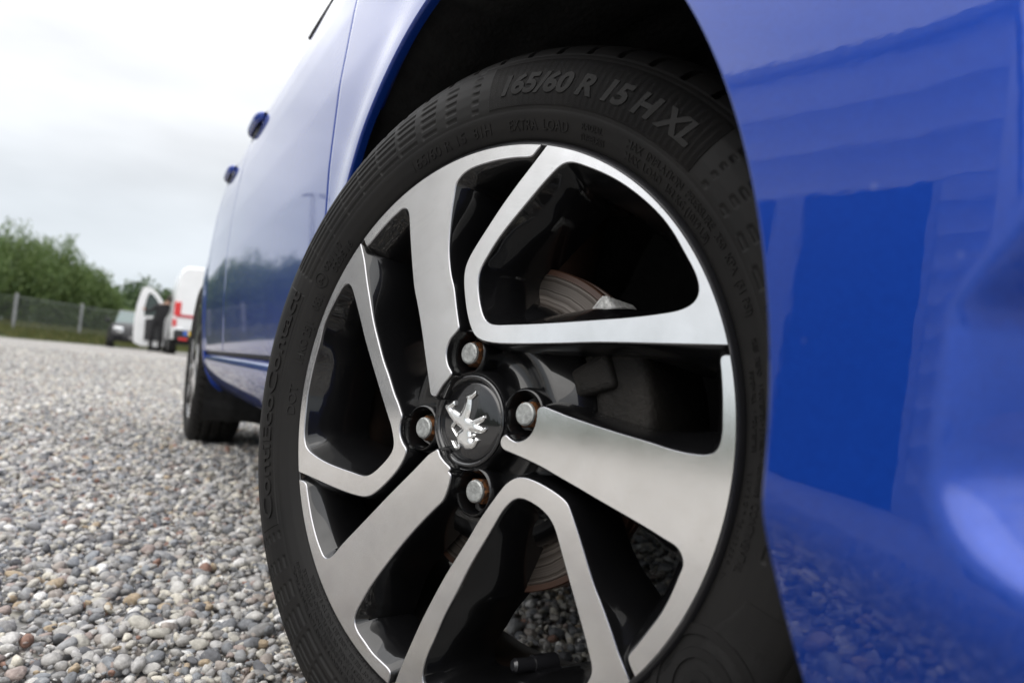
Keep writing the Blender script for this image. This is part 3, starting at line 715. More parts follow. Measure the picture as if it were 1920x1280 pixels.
        bmesh.ops.recalc_face_normals(bm, faces=bm.faces)
        eg = [e_ for e_ in bm.edges if len(e_.link_faces) == 2 and e_.calc_face_angle(0) > 0.6]
        bmesh.ops.bevel(bm, geom=eg, offset=bev, segments=3, affect='EDGES', profile=0.5)
        me_ = bpy.data.meshes.new(name); bm.to_mesh(me_); bm.free()
        return link(name, me_, w, mat, True, 40)
    arc_block('brake_caliper', -6, 44, 0.090, 0.135, -0.045, 0.044, CAST, 0.008)
    arc_block('caliper_bracket', 18, 32, 0.080, 0.112, 0.036, 0.050, CAST, 0.004, 6)
    arc_block('brake_pad', 40, 52, 0.086, 0.128, -0.006, 0.036, ALUCAST, 0.004, 8)
    mb = MB(); mb.tube((0, 0.02, 0), (0, 0.30, -0.02), 0.045, 0.03, 20); mb.tube((-0.03, 0.03, 0.02), (-0.05, 0.12, 0.30), 0.035, 0.028, 16)
    mb.tube((0.02, 0.04, -0.05), (-0.10, 0.45, -0.09), 0.02, 0.02, 12)
    mb.build('hub_carrier', BROWN, w, True)
    mb = MB(); mb.tube((0.052, -0.004, -0.1660), (0.046, -0.0225, -0.1660), 0.0068, 0.0062, 18); mb.tube((0.046, -0.0225, -0.1660), (0.0415, -0.0365, -0.1660), 0.0052, 0.0050, 18)
    mb.tube((0.0415, -0.0365, -0.166), (0.0405, -0.0385, -0.166), 0.0050, 0.0035, 18)
    mb.build('tyre_valve', LIP, w, True)
    # side-wall lettering
    r0 = lambda d: 0.2282 + 0 * d
    def ridges(d, r):
        ph_ = (d * 3.9) % 1.0
        return 0.0003 + 0.0005 * (1 - np.abs(ph_ * 2 - 1))
    polar_sheet('ribbed_plate', 92.3, 45.4, r0, lambda d: 0.2668 + 0 * d, 1500, 18, ridges, w, RUBBER2)
    polar_sheet('name_plate', -150.6, -203, lambda d: 0.2295 + 0 * d, lambda d: 0.2590 + 0 * d, 200, 14, lambda d, r: 0.0005 + 0 * d, w, RUBBER)
    polar_sheet('ribbed_plate', -17.5, -46, lambda d: 0.2290 - 0.0105 * ss(-d, 17.5, 25), lambda d: 0.2640 + 0 * d, 300, 18,
                lambda d, r: 0.0003 + 0.0003 * (1 - np.abs(((r * np.sin(np.radians(d)) * 900) % 1.0) * 2 - 1)), w, RUBBER)
    for rad in (0.030, 0.0185, 0.0075):
        a = R(-31.5); cx_, cz_ = 0.2330 * math.cos(a), 0.2330 * math.sin(a)
        t = np.linspace(0, 2 * np.pi, 72, endpoint=False); wd = 0.0028
        RA = np.stack([np.full(72, rad - wd), np.full(72, rad - wd + 0.0004), np.full(72, rad + wd - 0.0004), np.full(72, rad + wd)], 1)
        X = cx_ + RA * np.cos(t)[:, None]; Z = cz_ + RA * np.sin(t)[:, None]; rad_ = np.clip(np.hypot(X, Z), 0.2036, 0.2895)
        O = tyre_o(rad_) + np.array([-0.0004, 0.0011, 0.0011, -0.0004])[None, :]
        link('ring_mark', grid_mesh('ring_mark', np.stack([X, -O, Z], -1), close_u=True), w, RUBBER, True, 30)
    K = dict(parent=w)
    text_mesh('165/60 R 15 H XL', 89.3, 48.2, 0.2392, 0.0142, 0.0015, 0.22, 0.040, mat=RUBBER, **K)
    text_mesh('165/60 R 15', 115.0, 99.2, 0.2140, 0.0075, 0.0007, bold=0.004, **K)
    text_mesh('81H', 97.0, 92.3, 0.2140, 0.0075, 0.0007, bold=0.004, **K)
    text_mesh('EXTRA  LOAD', 87.5, 72.8, 0.2140, 0.0068, 0.0007, bold=0.004, **K)
    text_mesh('RADIAL', 69.6, 64.6, 0.2182, 0.0042, 0.0006, bold=0.004, **K)
    text_mesh('TUBELESS', 69.8, 63.8, 0.2118, 0.0042, 0.0006, bold=0.004, **K)
    text_mesh('MAX  INFLATION  PRESSURE  350  KPA  (51 PSI)', 58.8, 21.0, 0.2186, 0.0050, 0.0006, bold=0.003, **K)
    text_mesh('MAX  LOAD  462 KG (1019 LB)', 58.6, 35.0, 0.2116, 0.0050, 0.0006, bold=0.003, **K)
    text_mesh('PLIES   TREAD    1 POLYESTER + 2 STEEL + 1 POLYAMIDE', 17.6, -4.5, 0.2180, 0.0030, 0.0006, **K)
    text_mesh('SIDEWALL   1 POLYESTER', 13.2, 1.5, 0.2128, 0.0030, 0.0006, **K)
    text_mesh('L L V S O R K', -1.5, -8.8, 0.2118, 0.0030, 0.0005, **K)
    text_mesh('CONTINENTAL', -5.4, -15.2, 0.2172, 0.0048, 0.0006, bold=0.002, **K)
    text_mesh('S - 2 2 S 2 6 - 0 -', -9.0, -17.5, 0.2108, 0.0030, 0.0005, **K)
    text_mesh('ContiEcoContact', 207.2, 157.0, 0.2358, 0.0135, 0.0016, bold=0.012, **K)
    text_mesh('DOT', 184.6, 177.4, 0.2128, 0.0072, 0.0007, bold=0.004, **K)
    text_mesh('1HKO 25J1', 172.2, 161.8, 0.2128, 0.0072, 0.0007, bold=0.004, **K)
    text_mesh('0831', 158.6, 154.6, 0.2128, 0.0072, 0.0007, bold=0.004, **K)
    text_mesh('021117', 149.0, 141.2, 0.2195, 0.0052, 0.0007, bold=0.003, **K)
    text_mesh('023516', 148.0, 139.4, 0.2120, 0.0052, 0.0007, bold=0.003, **K)
    text_mesh('E4', 152.6, 150.6, 0.2188, 0.0040, 0.0007, bold=0.003, **K)
    a = R(151.6); cx_, cz_ = 0.2210 * math.cos(a), 0.2210 * math.sin(a); t = np.linspace(0, 2 * np.pi, 40, endpoint=False)
    RA = np.array([0.0056, 0.0059, 0.0065, 0.0068]); X = cx_ + RA * np.cos(t)[:, None]; Z = cz_ + RA * np.sin(t)[:, None]
    O = tyre_o(np.hypot(X, Z)) + np.array([-0.0004, 0.0008, 0.0008, -0.0004])
    link('ring_mark', grid_mesh('ring_mark', np.stack([X, -O, Z], -1), close_u=True), w, RUBBER2, True, 30)
    warn = ['SAFETY WARNING: SERIOUS INJURY MAY RESULT FROM', 'TIRE FAILURE DUE TO UNDERINFLATION / OVERLOADING', 'FOLLOW OWNERS MANUAL OR TIRE PLACARD IN VEHICLE', 'EXPLOSION OF TIRE RIM ASSEMBLY DUE TO IMPROPER', 'MOUNTING. ONLY SPECIALLY TRAINED PERSONS SHOULD']
    for i, s_ in enumerate(warn):
        text_mesh(s_, -99 - i * 0.4, -143.5 + i * 2.4 + (3 if i == 0 else 0), 0.2235 - i * 0.0041, 0.0026, 0.0006, bold=0.003, res=1, **K)
    text_mesh('>>>>>>>>>>', -31.5, -38.5, 0.2088, 0.0040, 0.0005, res=1, **K)
    return w

def plain_wheel(name, parent, loc, spin, flip=False):
    """a far wheel: the same tyre mesh with a simpler rim"""
    w = empty(name, loc, parent)
    w.rotation_euler = (0, spin, math.pi if flip else 0)
    link('tyre', TYRE_ME, w, None, True, None)
    add_lathe('rim_barrel', [(0.2080, 0.0695), (0.2055, 0.0735), (RR, FACE - 0.001), (0.1975, 0.062), (0.1865, 0.020), (0.183, -0.03), (0.186, -0.055), (0.206, -0.070)], BARREL, w, 72)
    for nm, hl in (('loop_ur', 'hole_ur'),):
        o_, h_ = outline(nm), outline(hl)
        f = machined_face('rim_loop', o_, h_, w); b = spoke_body('loop_flank', o_, h_, w)
    o2 = outline('sp_top')
    g_ = machined_face('spoke', o2, None, w); h2 = spoke_body('spoke_flank', o2, None, w)
    for k in (1, 2):
        for src in (f, b, g_, h2):
            c = src.copy(); COL.objects.link(c); c.parent = w; c.rotation_euler = (0, k * 2 * math.pi / 3, 0)
    add_lathe('hub', [(0.0001, 0.070), (0.028, 0.0685), (0.0335, 0.0710), (0.0368, 0.0690), (0.0415, 0.0540), (0.0565, 0.0535), (0.0665, 0.0605), (0.078, 0.050), (0.087, 0.020)], GLOSS, w, 48)
    add_lathe('brake_drum', [(0.0001, 0.045), (0.095, 0.045), (0.103, 0.038), (0.104, -0.02)], BROWN, w, 48)
    return w
# ------------------------------------------------------------------ car body
car = empty('blue_car')
tag(car, 'blue five-door hatchback in the foreground with its front wheel turned towards the viewer', 'car')
ARC, ARR = Vector((0.0, 0.283)), 0.337           # front arch in (x, z)
RAC, RARR = Vector((-2.34, 0.283)), 0.340
bz = np.array([.10, .17, .19, .215, .25, .285, .30, .34, .45, .55, .65, .75, .80, .85, .89, .915, .93, .95])
by = np.array([.10, .03, -.02, -.055, -.073, -.080, -.082, -.086, -.0955, -.099, -.097, -.0885, -.0815, -.0715, -.0585, -.045, -.030, -.005])
zz_ = np.linspace(.10, .95, 1701); yy_ = np.interp(zz_, bz, by)
k2 = np.exp(-np.linspace(-2, 2, 61) ** 2); k2 /= k2.sum()
yy_ = np.convolve(np.pad(yy_, 30, mode='edge'), k2, 'valid')
def Yb(x, z):
    x = np.asarray(x, float); z = np.asarray(z, float)
    y = np.interp(z, zz_, yy_)
    # tail tapers in, nose wraps round
    y = y + 0.26 * np.clip((-2.02 - x) / 0.82, 0, 1) ** 2.0
    y = y + 0.010 * np.clip((x + 0.9) / -1.1, 0, 1) ** 2
    # swollen arches
    for c, rr_ in ((ARC, ARR), (RAC, RARR)):
        d = np.hypot(x - c.x, z - c.y) - rr_
        y = y - 0.0075 * np.exp(-(d / 0.045) ** 2) * ss(z, 0.2, 0.34) * (1 - ss(z, 0.66, 0.82))
    # bumper: leans in towards the top, turns under below its crease, sinks round the fog lamp
    zc = 0.2835 - 0.24 * (x - 0.333)
    yb = -0.0985 + 0.064 * np.clip(z - 0.30, -0.2, 0.5)
    yb = yb + 0.54 * 0.0028 * np.logaddexp(0, (zc - z) / 0.0035)
    xl = np.interp(z, [0.20, 0.27, 0.30, 0.345, 0.385, 0.46], [0.420, 0.402, 0.395, 0.397, 0.425, 0.47])
    zf = 0.286 - 0.26 * (x - 0.40)
    dep = ss(x, xl, xl + 0.030) * ss(z, zf - 0.004, zf + 0.026)
    yb = yb + 0.040 * dep
    yb = yb + 0.36 * np.clip((x - 0.375) / 0.255, 0, 1.2) ** 3
    w = ss(x, 0.03, 0.22)
    return y * (1 - w) + yb * w

def panel(name, X, Z, parent, mat, lip=None, yf=None, depth=0.016, pad=(1, 1, 1, 1)):
    """sheet over the (x, z) grid with its borders turned in; lip=(cx, cz): border u=... at v=0 rolls into a wheel arch"""
    Y = (yf or Yb)(X, Z)
    P = np.stack([X, Y, Z], -1)
    def border(A, B, k):
        d = A - B; L = np.linalg.norm(d, axis=-1, keepdims=True) + 1e-9; d = d / L
        r1 = A + d * 0.0012 + np.array([0, 0.0010, 0]); r2 = A + d * 0.0018 + np.array([0, 0.0034, 0]); r3 = A + d * 0.0018 + np.array([0, depth, 0])
        return [r1, r2, r3]
    if pad[0]:
        b = border(P[:, 0], P[:, 1], 0); P = np.concatenate([np.stack(b[::-1], 1), P], 1)
    if pad[1]:
        b = border(P[:, -1], P[:, -2], 0); P = np.concatenate([P, np.stack(b, 1)], 1)
    if pad[2]:
        b = border(P[0], P[1], 0); P = np.concatenate([np.stack(b[::-1], 0), P], 0)
    if pad[3]:
        b = border(P[-1], P[-2], 0); P = np.concatenate([P, np.stack(b, 0)], 0)
    return link(name, grid_mesh(name, P), parent, mat, True, 60)

def polar_panel(name, c, rr_, a0, a1, bound, na, nr, parent, mat, depth=0.03):
    A = np.radians(np.linspace(a0, a1, na)); D = np.stack([np.cos(A), np.sin(A)], 1)
    Lm = np.array([bound(c, d) for d in D])
    s = np.linspace(0, 1, nr) ** 1.6
    Rr = rr_ + (np.maximum(Lm, rr_ + 0.004) - rr_)[:, None] * s[None, :]
    X = c.x + D[:, :1] * Rr; Z = c.y + D[:, 1:] * Rr
    return panel(name, X, Z, parent, mat, depth=depth)

def bnd(xlo, xhi, zlo, zhi):
    def f(c, d):
        L = 9.0
        if d[0] < -1e-6: L = min(L, (xlo - c.x) / d[0])
        if d[0] > 1e-6: L = min(L, (xhi - c.x) / d[0])
        if d[1] > 1e-6: L = min(L, (zhi - c.y) / d[1])
        if d[1] < -1e-6: L = min(L, (zlo - c.y) / d[1])
        return L
    return f

XD0 = -0.367          # front edge of the front door
fender = polar_panel('front_fender', ARC, ARR, 75.2, 194.5, bnd(XD0, 0.27, 0.195, 0.915), 260, 40, car, PAINT, 0.009)
# bumper
nz, nx = 150, 120
Zb = np.linspace(0.13, 0.72, nz)
xa = np.where(np.abs(Zb - ARC.y) < 0.324, np.sqrt(np.maximum((0.335 + 0.0050 * (1 - ss(Zb, 0.30, 0.48))) ** 2 - (Zb - 0.283) ** 2, 0.0)), 0)
xa = np.where(Zb > 0.606, 0.0885 + (Zb - 0.606) * 0.268, xa)
xa = xa + np.where(Zb < 0.283, (0.283 - Zb) ** 2 * 3.1, 0)
S = np.linspace(0, 1, nx) ** 1.25
Xb = xa[:, None] + (0.625 - xa)[:, None] * S[None, :]
panel('front_bumper', Xb.T, np.broadcast_to(Zb, (nx, nz)).copy(), car, PAINT, depth=0.03)
# doors
def rect(x0, x1, z0, z1, n, m):
    X, Z = np.meshgrid(np.linspace(x0, x1, n), np.linspace(z0, z1, m), indexing='ij'); return X, Z
XD1, XD2 = -1.43, -1.985
fd = panel('front_door', *rect(XD0 - 0.004, XD1 + 0.002, 0.320, 0.913, 120, 90), car, PAINT)
rd = panel('rear_door', *rect(XD1 - 0.002, XD2 + 0.002, 0.320, 0.913, 80, 90), car, PAINT)
polar_panel('rear_quarter', RAC, RARR, -14.5, 194.5, bnd(-2.83, XD2 - 0.002, 0.195, 0.925), 260, 34, car, PAINT, 0.009)
# sill
sx = np.linspace(XD0 - 0.002, XD2 - 0.006, 60)
sp = np.array([(.3150, -.052), (.3140, -.066), (.3100, -.0745), (.3040, -.0815), (.2970, -.0845), (.285, -.0838), (.27, -.0800), (.25, -.0720), (.23, -.0590), (.215, -.0440), (.203, -.024), (.197, .0)])
P = np.stack([np.broadcast_to(sx[:, None], (60, len(sp))), np.broadcast_to(sp[:, 1], (60, len(sp))) + 0.010 * np.clip((sx[:, None] + 0.9) / -1.1, 0, 1) ** 2, np.broadcast_to(sp[:, 0], (60, len(sp)))], -1)
link('sill', grid_mesh('sill', P), car, PAINT, True, 60)
MBs = MB(); MBs.box((-1.18, -0.055, 0.3165), (1.61, 0.03, 0.012)); MBs.build('door_seal', SEAL, car)
# handles: a grip standing off the door over a dished cup
def handle(parent, x):
    n, m = 22, 14
    t = np.linspace(-1, 1, n); a = np.linspace(0, 2 * np.pi, m, endpoint=False)
    X = x + t * 0.098
    z0 = 0.866 + 0.0 * t
    y0 = Yb(X, z0) - 0.0135 * (1 - np.abs(t) ** 4) - 0.001
    hw = 0.0145 * (1 - 0.6 * np.abs(t) ** 5); tk = 0.0090 * (1 - 0.5 * np.abs(t) ** 4)
    P = np.stack([np.broadcast_to(X[:, None], (n, m)), y0[:, None] + tk[:, None] * np.sin(a), z0[:, None] + hw[:, None] * np.cos(a)], -1)
    link('door_handle', grid_mesh('door_handle', P, close_v=True), parent, PAINT, True, 60)
    X, Z = rect(x - 0.075, x + 0.06, 0.84, 0.892, 16, 10)
    u = np.linspace(-1, 1, 16)[:, None]; v = np.linspace(-1, 1, 10)[None, :]
    Y = Yb(X, Z) - 0.0012 - 0.006 * (1 - u ** 2) * (1 - v ** 2)
    link('handle_cup', grid_mesh('handle_cup', np.stack([X, Y, Z], -1)), parent, SEAL, True, 60)
handle(fd, -1.345); handle(rd, -2.03 + 0.11)
# window seal, glass, pillars, roof, bonnet, far side and tail: the rest of the shell
def strip(name, xs, zs, w0, mat, yoff=-0.004):
    P = []
    for i, (x, z) in enumerate(zip(xs, zs)):
        w = w0 * (1 - 0.85 * (i / (len(xs) - 1)) ** 2)
        y = float(Yb(x, min(z, 0.93)))
        P.append([(x, y + 0.004, z - w * 0.5), (x, y + yoff, z - w * 0.35), (x, y + yoff - 0.002, z + w * 0.2), (x, y + 0.012, z + w * 0.5)])
    return link(name, grid_mesh(name, np.array(P)), car, mat, True, 60)
xs = np.linspace(-0.36, -0.86, 40)
strip('window_seal', xs, 0.922 - 0.020 * ss(-xs, 0.60, 0.86), 0.030, SEAL)
def glass(name, pts):
    b = MB(); b.add([(x, y, z) for x, y, z in pts] + [(x, y + 0.004, z) for x, y, z in pts], [(0, 1, 2, 3), (7, 6, 5, 4), (0, 4, 5, 1), (1, 5, 6, 2), (2, 6, 7, 3), (3, 7, 4, 0)])
    return b.build(name, GLASS, car)
glass('side_window', [(-0.60, -0.020, 0.925), (-1.40, -0.018, 0.925), (-1.40, 0.150, 1.36), (-1.12, 0.150, 1.36)])
glass('side_window', [(-1.47, -0.018, 0.925), (-2.10, -0.005, 0.935), (-2.02, 0.150, 1.34), (-1.47, 0.150, 1.36)])
CL = 0.7125
def loft(name, rows, mat, nn=18):
    """rows: (x, y_edge, z_edge, z_centre): one arched sheet across the car"""
    P = []
    for x, ye, ze, zc in rows:
        t = np.linspace(-1, 1, nn)
        P.append(np.stack([np.full(nn, x), CL + t * (CL - ye), zc - (zc - ze) * np.abs(t) ** 2.6], 1))
    return link(name, grid_mesh(name, np.array(P)), car, mat, True, 60)
def lamp_top(x):
    zt = 0.913 - 0.19 * float(ss(x, 0.16, 0.62)); return float(Yb(x, 0.72)) + 0.33 * (zt - 0.72), zt
rows_b = [(x, float(Yb(x, 0.913)) + 0.002, 0.913, 0.985 - 0.03 * max(0, x + 0.42)) for x in (-0.42, -0.25, -0.1, 0.05, 0.15)]
rows_b += [(x, lamp_top(x)[0] + 0.002, lamp_top(x)[1], lamp_top(x)[1] + 0.055) for x in (0.20, 0.28, 0.36, 0.44, 0.52, 0.58, 0.622)]
loft('bonnet', rows_b, PAINT, 30)
HLAMP = simple('lamp_lens', (0.30, 0.31, 0.33), 0.08, metal=0.7, coat=1.0, coat_rough=0.01)
for side in (0, 1):
    nu, nv = 40, 14; P = np.zeros((nu, nv, 3))
    for i in range(nu):
        for j in range(nv):
            v = j / (nv - 1); xl_ = 0.120 + 0.046 * v; x = xl_ + (0.622 - xl_) * i / (nu - 1)
            yt, zt = lamp_top(x); z = 0.722 + (max(zt, 0.7225) - 0.722) * v
            y = float(Yb(x, 0.72)) + (yt - float(Yb(x, 0.72))) * v ** 1.5
            P[i, j] = (x, y if side == 0 else 2 * CL - y, z)
    link('headlight', grid_mesh('headlight', P), car, HLAMP, True, 60)
loft('windscreen', [(-0.42, 0.02, 0.93, 0.985), (-1.05, 0.15, 1.36, 1.41)], GLASS)
loft('roof', [(-1.03, 0.14, 1.355, 1.41), (-1.4, 0.14, 1.40, 1.46), (-2.0, 0.16, 1.38, 1.45), (-2.45, 0.20, 1.31, 1.38)], PAINT)
loft('rear_window', [(-2.45, 0.2, 1.31, 1.38), (-2.75, 0.22, 0.93, 0.98)], GLASS)
loft('tailgate', [(-2.75, 0.21, 0.93, 0.98), (-2.83, 0.22, 0.55, 0.60), (-2.82, 0.22, 0.22, 0.25)], PAINT)
t = np.linspace(-1, 1, 30); P = []
for z in np.linspace(0.722, 0.14, 16):
    ye = float(Yb(0.624, z)); P.append(np.stack([0.624 + 0.075 * (1 - np.abs(t) ** 2.2), CL + t * (CL - ye), np.full(30, z)], 1))
link('nose_panel', grid_mesh('nose_panel', np.array(P)), car, PAINT, True, 60)
P = [np.stack([0.622 + 0.075 * (1 - np.abs(t) ** 2.2), CL + t * (CL - ye), z + 0.05 * (1 - np.abs(t) ** 2.6) * k], 1) for z, ye, k in ((0.724, lamp_top(0.622)[0] + 0.002, 1.0), (0.720, lamp_top(0.622)[0] + 0.001, 0.0))]
link('nose_panel', grid_mesh('nose_panel', np.array(P)), car, PAINT, True, 60)
for q in ([(-0.42, 0.0, 0.92), (-0.60, -0.018, 0.922), (-1.12, 0.152, 1.362), (-1.04, 0.146, 1.364)], [(-2.10, -0.002, 0.93), (-2.72, 0.20, 0.93), (-2.44, 0.2, 1.31), (-2.02, 0.152, 1.345)]):
    b = MB(); b.add(q, [(0, 1, 2, 3)]); b.build('pillar', PAINT, car)
X, Z = rect(0.625, 0.12, 0.14, 0.722, 40, 30)
link('far_bumper', grid_mesh('far_bumper', np.stack([X, 2 * CL - Yb(X, Z), Z], -1)), car, PAINT, True, 60)
X, Z = rect(0.12, -2.83, 0.2, 0.915, 120, 30)
link('far_side', grid_mesh('far_side', np.stack([X, 2 * CL - Yb(X, Z), Z], -1)), car, PAINT, True, 60)
# arch liners, inner walls and floor
def liner(name, c, y0, y1, a0_=-4):
    t = np.radians(np.linspace(-32, 212, 150)); y = np.concatenate([np.linspace(y0, y1, 26), [y1 + .001]])
    T, Yg = np.meshgrid(t, y, indexing='ij')
    Yg = Yg + (0.040 if y0 < -0.08 else 0) * (1 - ss(np.degrees(T), 60, 105)) * (y1 - Yg) / (y1 - y0)
    rr_ = 0.349 + 0.006 * ss(np.abs(((np.degrees(T) / 26) % 1) - 0.5), 0.30, 0.36) + 0.004 * ss(np.abs(((Yg - y0) / 0.085 % 1) - 0.5), 0.3, 0.4)
    P = np.stack([c.x + rr_ * np.cos(T), Yg, c.y + rr_ * np.sin(T)], -1)
    o = link(name, grid_mesh(name, P), car, PLASTIC, True, 60)
    b = MB(); n = 40; pts = [(c.x + 0.36 * math.cos(R(a0_ + (184 - a0_) * k / n)), c.y + 0.36 * math.sin(R(a0_ + (184 - a0_) * k / n))) for k in range(n + 1)]
    b.prism(pts, 1, y1, y1 + 0.02); b.build('inner_wall', PLASTIC, car)
    return o
liner('arch_liner', ARC, -0.089, 0.30, -62)
liner('arch_liner', RAC, -0.060, 0.24)
b = MB(); b.box((-1.17, CL, 0.235), (1.50, 1.36, 0.05)); b.box((0.10, CL, 0.225), (1.02, 0.90, 0.06)); b.box((-2.33, CL, 0.30), (0.8, 0.9, 0.06))
b.build('underbody', PLASTIC, car)
front_wheel(car)
plain_wheel('rear_wheel', car, (-2.34, 0.0, 0.281), R(33))
plain_wheel('rear_wheel', car, (-2.34, 2 * CL, 0.281), R(70), True)
plain_wheel('front_wheel', car, (0.0, 2 * CL, 0.281), R(10), True)
# ------------------------------------------------------------------ ground
def gz(x, y):
    """ground height: the yard climbs a hand's breadth towards the fence"""
    d = np.hypot(np.asarray(x, float) - 0.5, np.asarray(y, float) + 0.3)
    return 0.15 * ss(d, 5, 17)

def mat_ground():
    m, nt, b = new_mat('gravel_bed')
    t = nt.nodes.new('ShaderNodeTexCoord')
    v = nt.nodes.new('ShaderNodeTexVoronoi'); v.inputs['Scale'].default_value = 58; v.inputs['Randomness'].default_value = 1
    nt.links.new(t.outputs['Object'], v.inputs[0])
    s = nt.nodes.new('ShaderNodeSeparateColor'); nt.links.new(v.outputs['Color'], s.inputs[0])
    r = nt.nodes.new('ShaderNodeValToRGB'); r.color_ramp.interpolation = 'CONSTANT'
    stops = [(0, (0.275, 0.268, 0.256)), (.14, (0.171, 0.171, 0.177)), (.26, (0.366, 0.348, 0.305)), (.4, (0.232, 0.207, 0.189)), (.52, (0.305, 0.299, 0.293)), (.66, (0.415, 0.403, 0.378)), (.76, (0.201, 0.195, 0.201)), (.86, (0.281, 0.226, 0.189)), (.94, (0.500, 0.488, 0.458))]
    el = r.color_ramp.elements
    for i, (p_, c_) in enumerate(stops):
        x_ = el[i] if i < 2 else el.new(p_)
        x_.position = p_; x_.color = (*c_, 1)
    nt.links.new(s.outputs[0], r.inputs[0])
    n = nt.nodes.new('ShaderNodeTexNoise'); n.inputs['Scale'].default_value = 0.9; n.inputs['Detail'].default_value = 5
    nt.links.new(t.outputs['Object'], n.inputs[0])
    mr = nt.nodes.new('ShaderNodeMapRange'); mr.inputs['From Min'].default_value = .3; mr.inputs['From Max'].default_value = .7; mr.inputs['To Min'].default_value = .85; mr.inputs['To Max'].default_value = 1.12
    nt.links.new(n.outputs['Fac'], mr.inputs['Value'])
    sc_ = nt.nodes.new('ShaderNodeVectorMath'); sc_.operation = 'SCALE'
    nt.links.new(r.outputs[0], sc_.inputs[0]); nt.links.new(mr.outputs[0], sc_.inputs['Scale'])
    nt.links.new(sc_.outputs[0], b.inputs['Base Color'])
    b.inputs['Roughness'].default_value = 0.85
    bp = nt.nodes.new('ShaderNodeBump'); bp.inputs['Strength'].default_value = 0.8; bp.inputs['Distance'].default_value = 0.008; bp.invert = True
    nt.links.new(v.outputs['Distance'], bp.inputs['Height']); nt.links.new(bp.outputs[0], b.inputs['Normal'])
    return m
def mat_pebble():
    m, nt, b = new_mat('pebble')
    oi = nt.nodes.new('ShaderNodeObjectInfo')
    r = nt.nodes.new('ShaderNodeValToRGB'); r.color_ramp.interpolation = 'CONSTANT'
    stops = [(0, (0.299, 0.300, 0.303)), (.10, (0.182, 0.188, 0.198)), (.18, (0.465, 0.442, 0.390)), (.29, (0.388, 0.375, 0.357)), (.40, (0.249, 0.243, 0.238)), (.48, (0.553, 0.537, 0.509)), (.56, (0.349, 0.308, 0.277)),
             (.63, (0.127, 0.129, 0.138)), (.69, (0.609, 0.570, 0.486)), (.75, (0.260, 0.272, 0.289)), (.82, (0.332, 0.269, 0.243)), (.86, (0.443, 0.430, 0.419)), (.905, (0.730, 0.716, 0.690)), (.945, (0.398, 0.313, 0.214)), (.965, (0.266, 0.157, 0.119)), (.980, (0.210, 0.201, 0.193))]
    el = r.color_ramp.elements
    for i, (p_, c_) in enumerate(stops):
        x_ = el[i] if i < 2 else el.new(p_)
        x_.position = p_; x_.color = (*c_, 1)
    nt.links.new(oi.outputs['Random'], r.inputs[0])
    t = nt.nodes.new('ShaderNodeTexCoord')
    off = nt.nodes.new('ShaderNodeMath'); off.operation = 'MULTIPLY'; off.inputs[1].default_value = 91.7
    nt.links.new(oi.outputs['Random'], off.inputs[0])
    n = nt.nodes.new('ShaderNodeTexNoise'); n.noise_dimensions = '4D'; n.inputs['Scale'].default_value = 3.2; n.inputs['Detail'].default_value = 7; n.inputs['Roughness'].default_value = 0.65
    nt.links.new(t.outputs['Object'], n.inputs[0]); nt.links.new(off.outputs[0], n.inputs['W'])
    mr = nt.nodes.new('ShaderNodeMapRange'); mr.inputs['From Min'].default_value = .28; mr.inputs['From Max'].default_value = .72; mr.inputs['To Min'].default_value = .62; mr.inputs['To Max'].default_value = 1.38
    nt.links.new(n.outputs['Fac'], mr.inputs['Value'])
    sc_ = nt.nodes.new('ShaderNodeVectorMath'); sc_.operation = 'SCALE'
    nt.links.new(r.outputs[0], sc_.inputs[0]); nt.links.new(mr.outputs[0], sc_.inputs['Scale'])
    # lichen-pale veins
    n2 = nt.nodes.new('ShaderNodeTexNoise'); n2.noise_dimensions = '4D'; n2.inputs['Scale'].default_value = 1.6; n2.inputs['Detail'].default_value = 3; n2.inputs['Distortion'].default_value = 1.2
    nt.links.new(t.outputs['Object'], n2.inputs[0]); nt.links.new(off.outputs[0], n2.inputs['W'])
    r2 = nt.nodes.new('ShaderNodeValToRGB'); r2.color_ramp.elements[0].position = .60; r2.color_ramp.elements[1].position = .68
    r2.color_ramp.elements[0].color = (0, 0, 0, 1); r2.color_ramp.elements[1].color = (.4, .4, .4, 1)
    nt.links.new(n2.outputs['Fac'], r2.inputs[0])
    mx = nt.nodes.new('ShaderNodeMix'); mx.data_type = 'RGBA'
    nt.links.new(r2.outputs[0], mx.inputs[0]); nt.links.new(sc_.outputs[0], mx.inputs[6]); mx.inputs[7].default_value = (.55, .52, .48, 1)
    nt.links.new(mx.outputs[2], b.inputs['Base Color'])
    b.inputs['Roughness'].default_value = 0.72
    bp = nt.nodes.new('ShaderNodeBump'); bp.inputs['Strength'].default_value = 0.35; bp.inputs['Distance'].default_value = 0.05
    nt.links.new(n.outputs['Fac'], bp.inputs['Height']); nt.links.new(bp.outputs[0], b.inputs['Normal'])
    return m
GROUND, PEBBLE = mat_ground(), mat_pebble()
gx = np.concatenate([-np.geomspace(900, 2, 60), np.linspace(-1.9, 1.9, 30), np.geomspace(2, 900, 40)])
GXg, GYg = np.meshgrid(gx, gx, indexing='ij')
ground = link('gravel_ground', grid_mesh('gravel_ground', np.stack([GXg, GYg, gz(GXg, GYg) - 0.006], -1)), None, GROUND, True, None)
tag(ground, kind='structure')

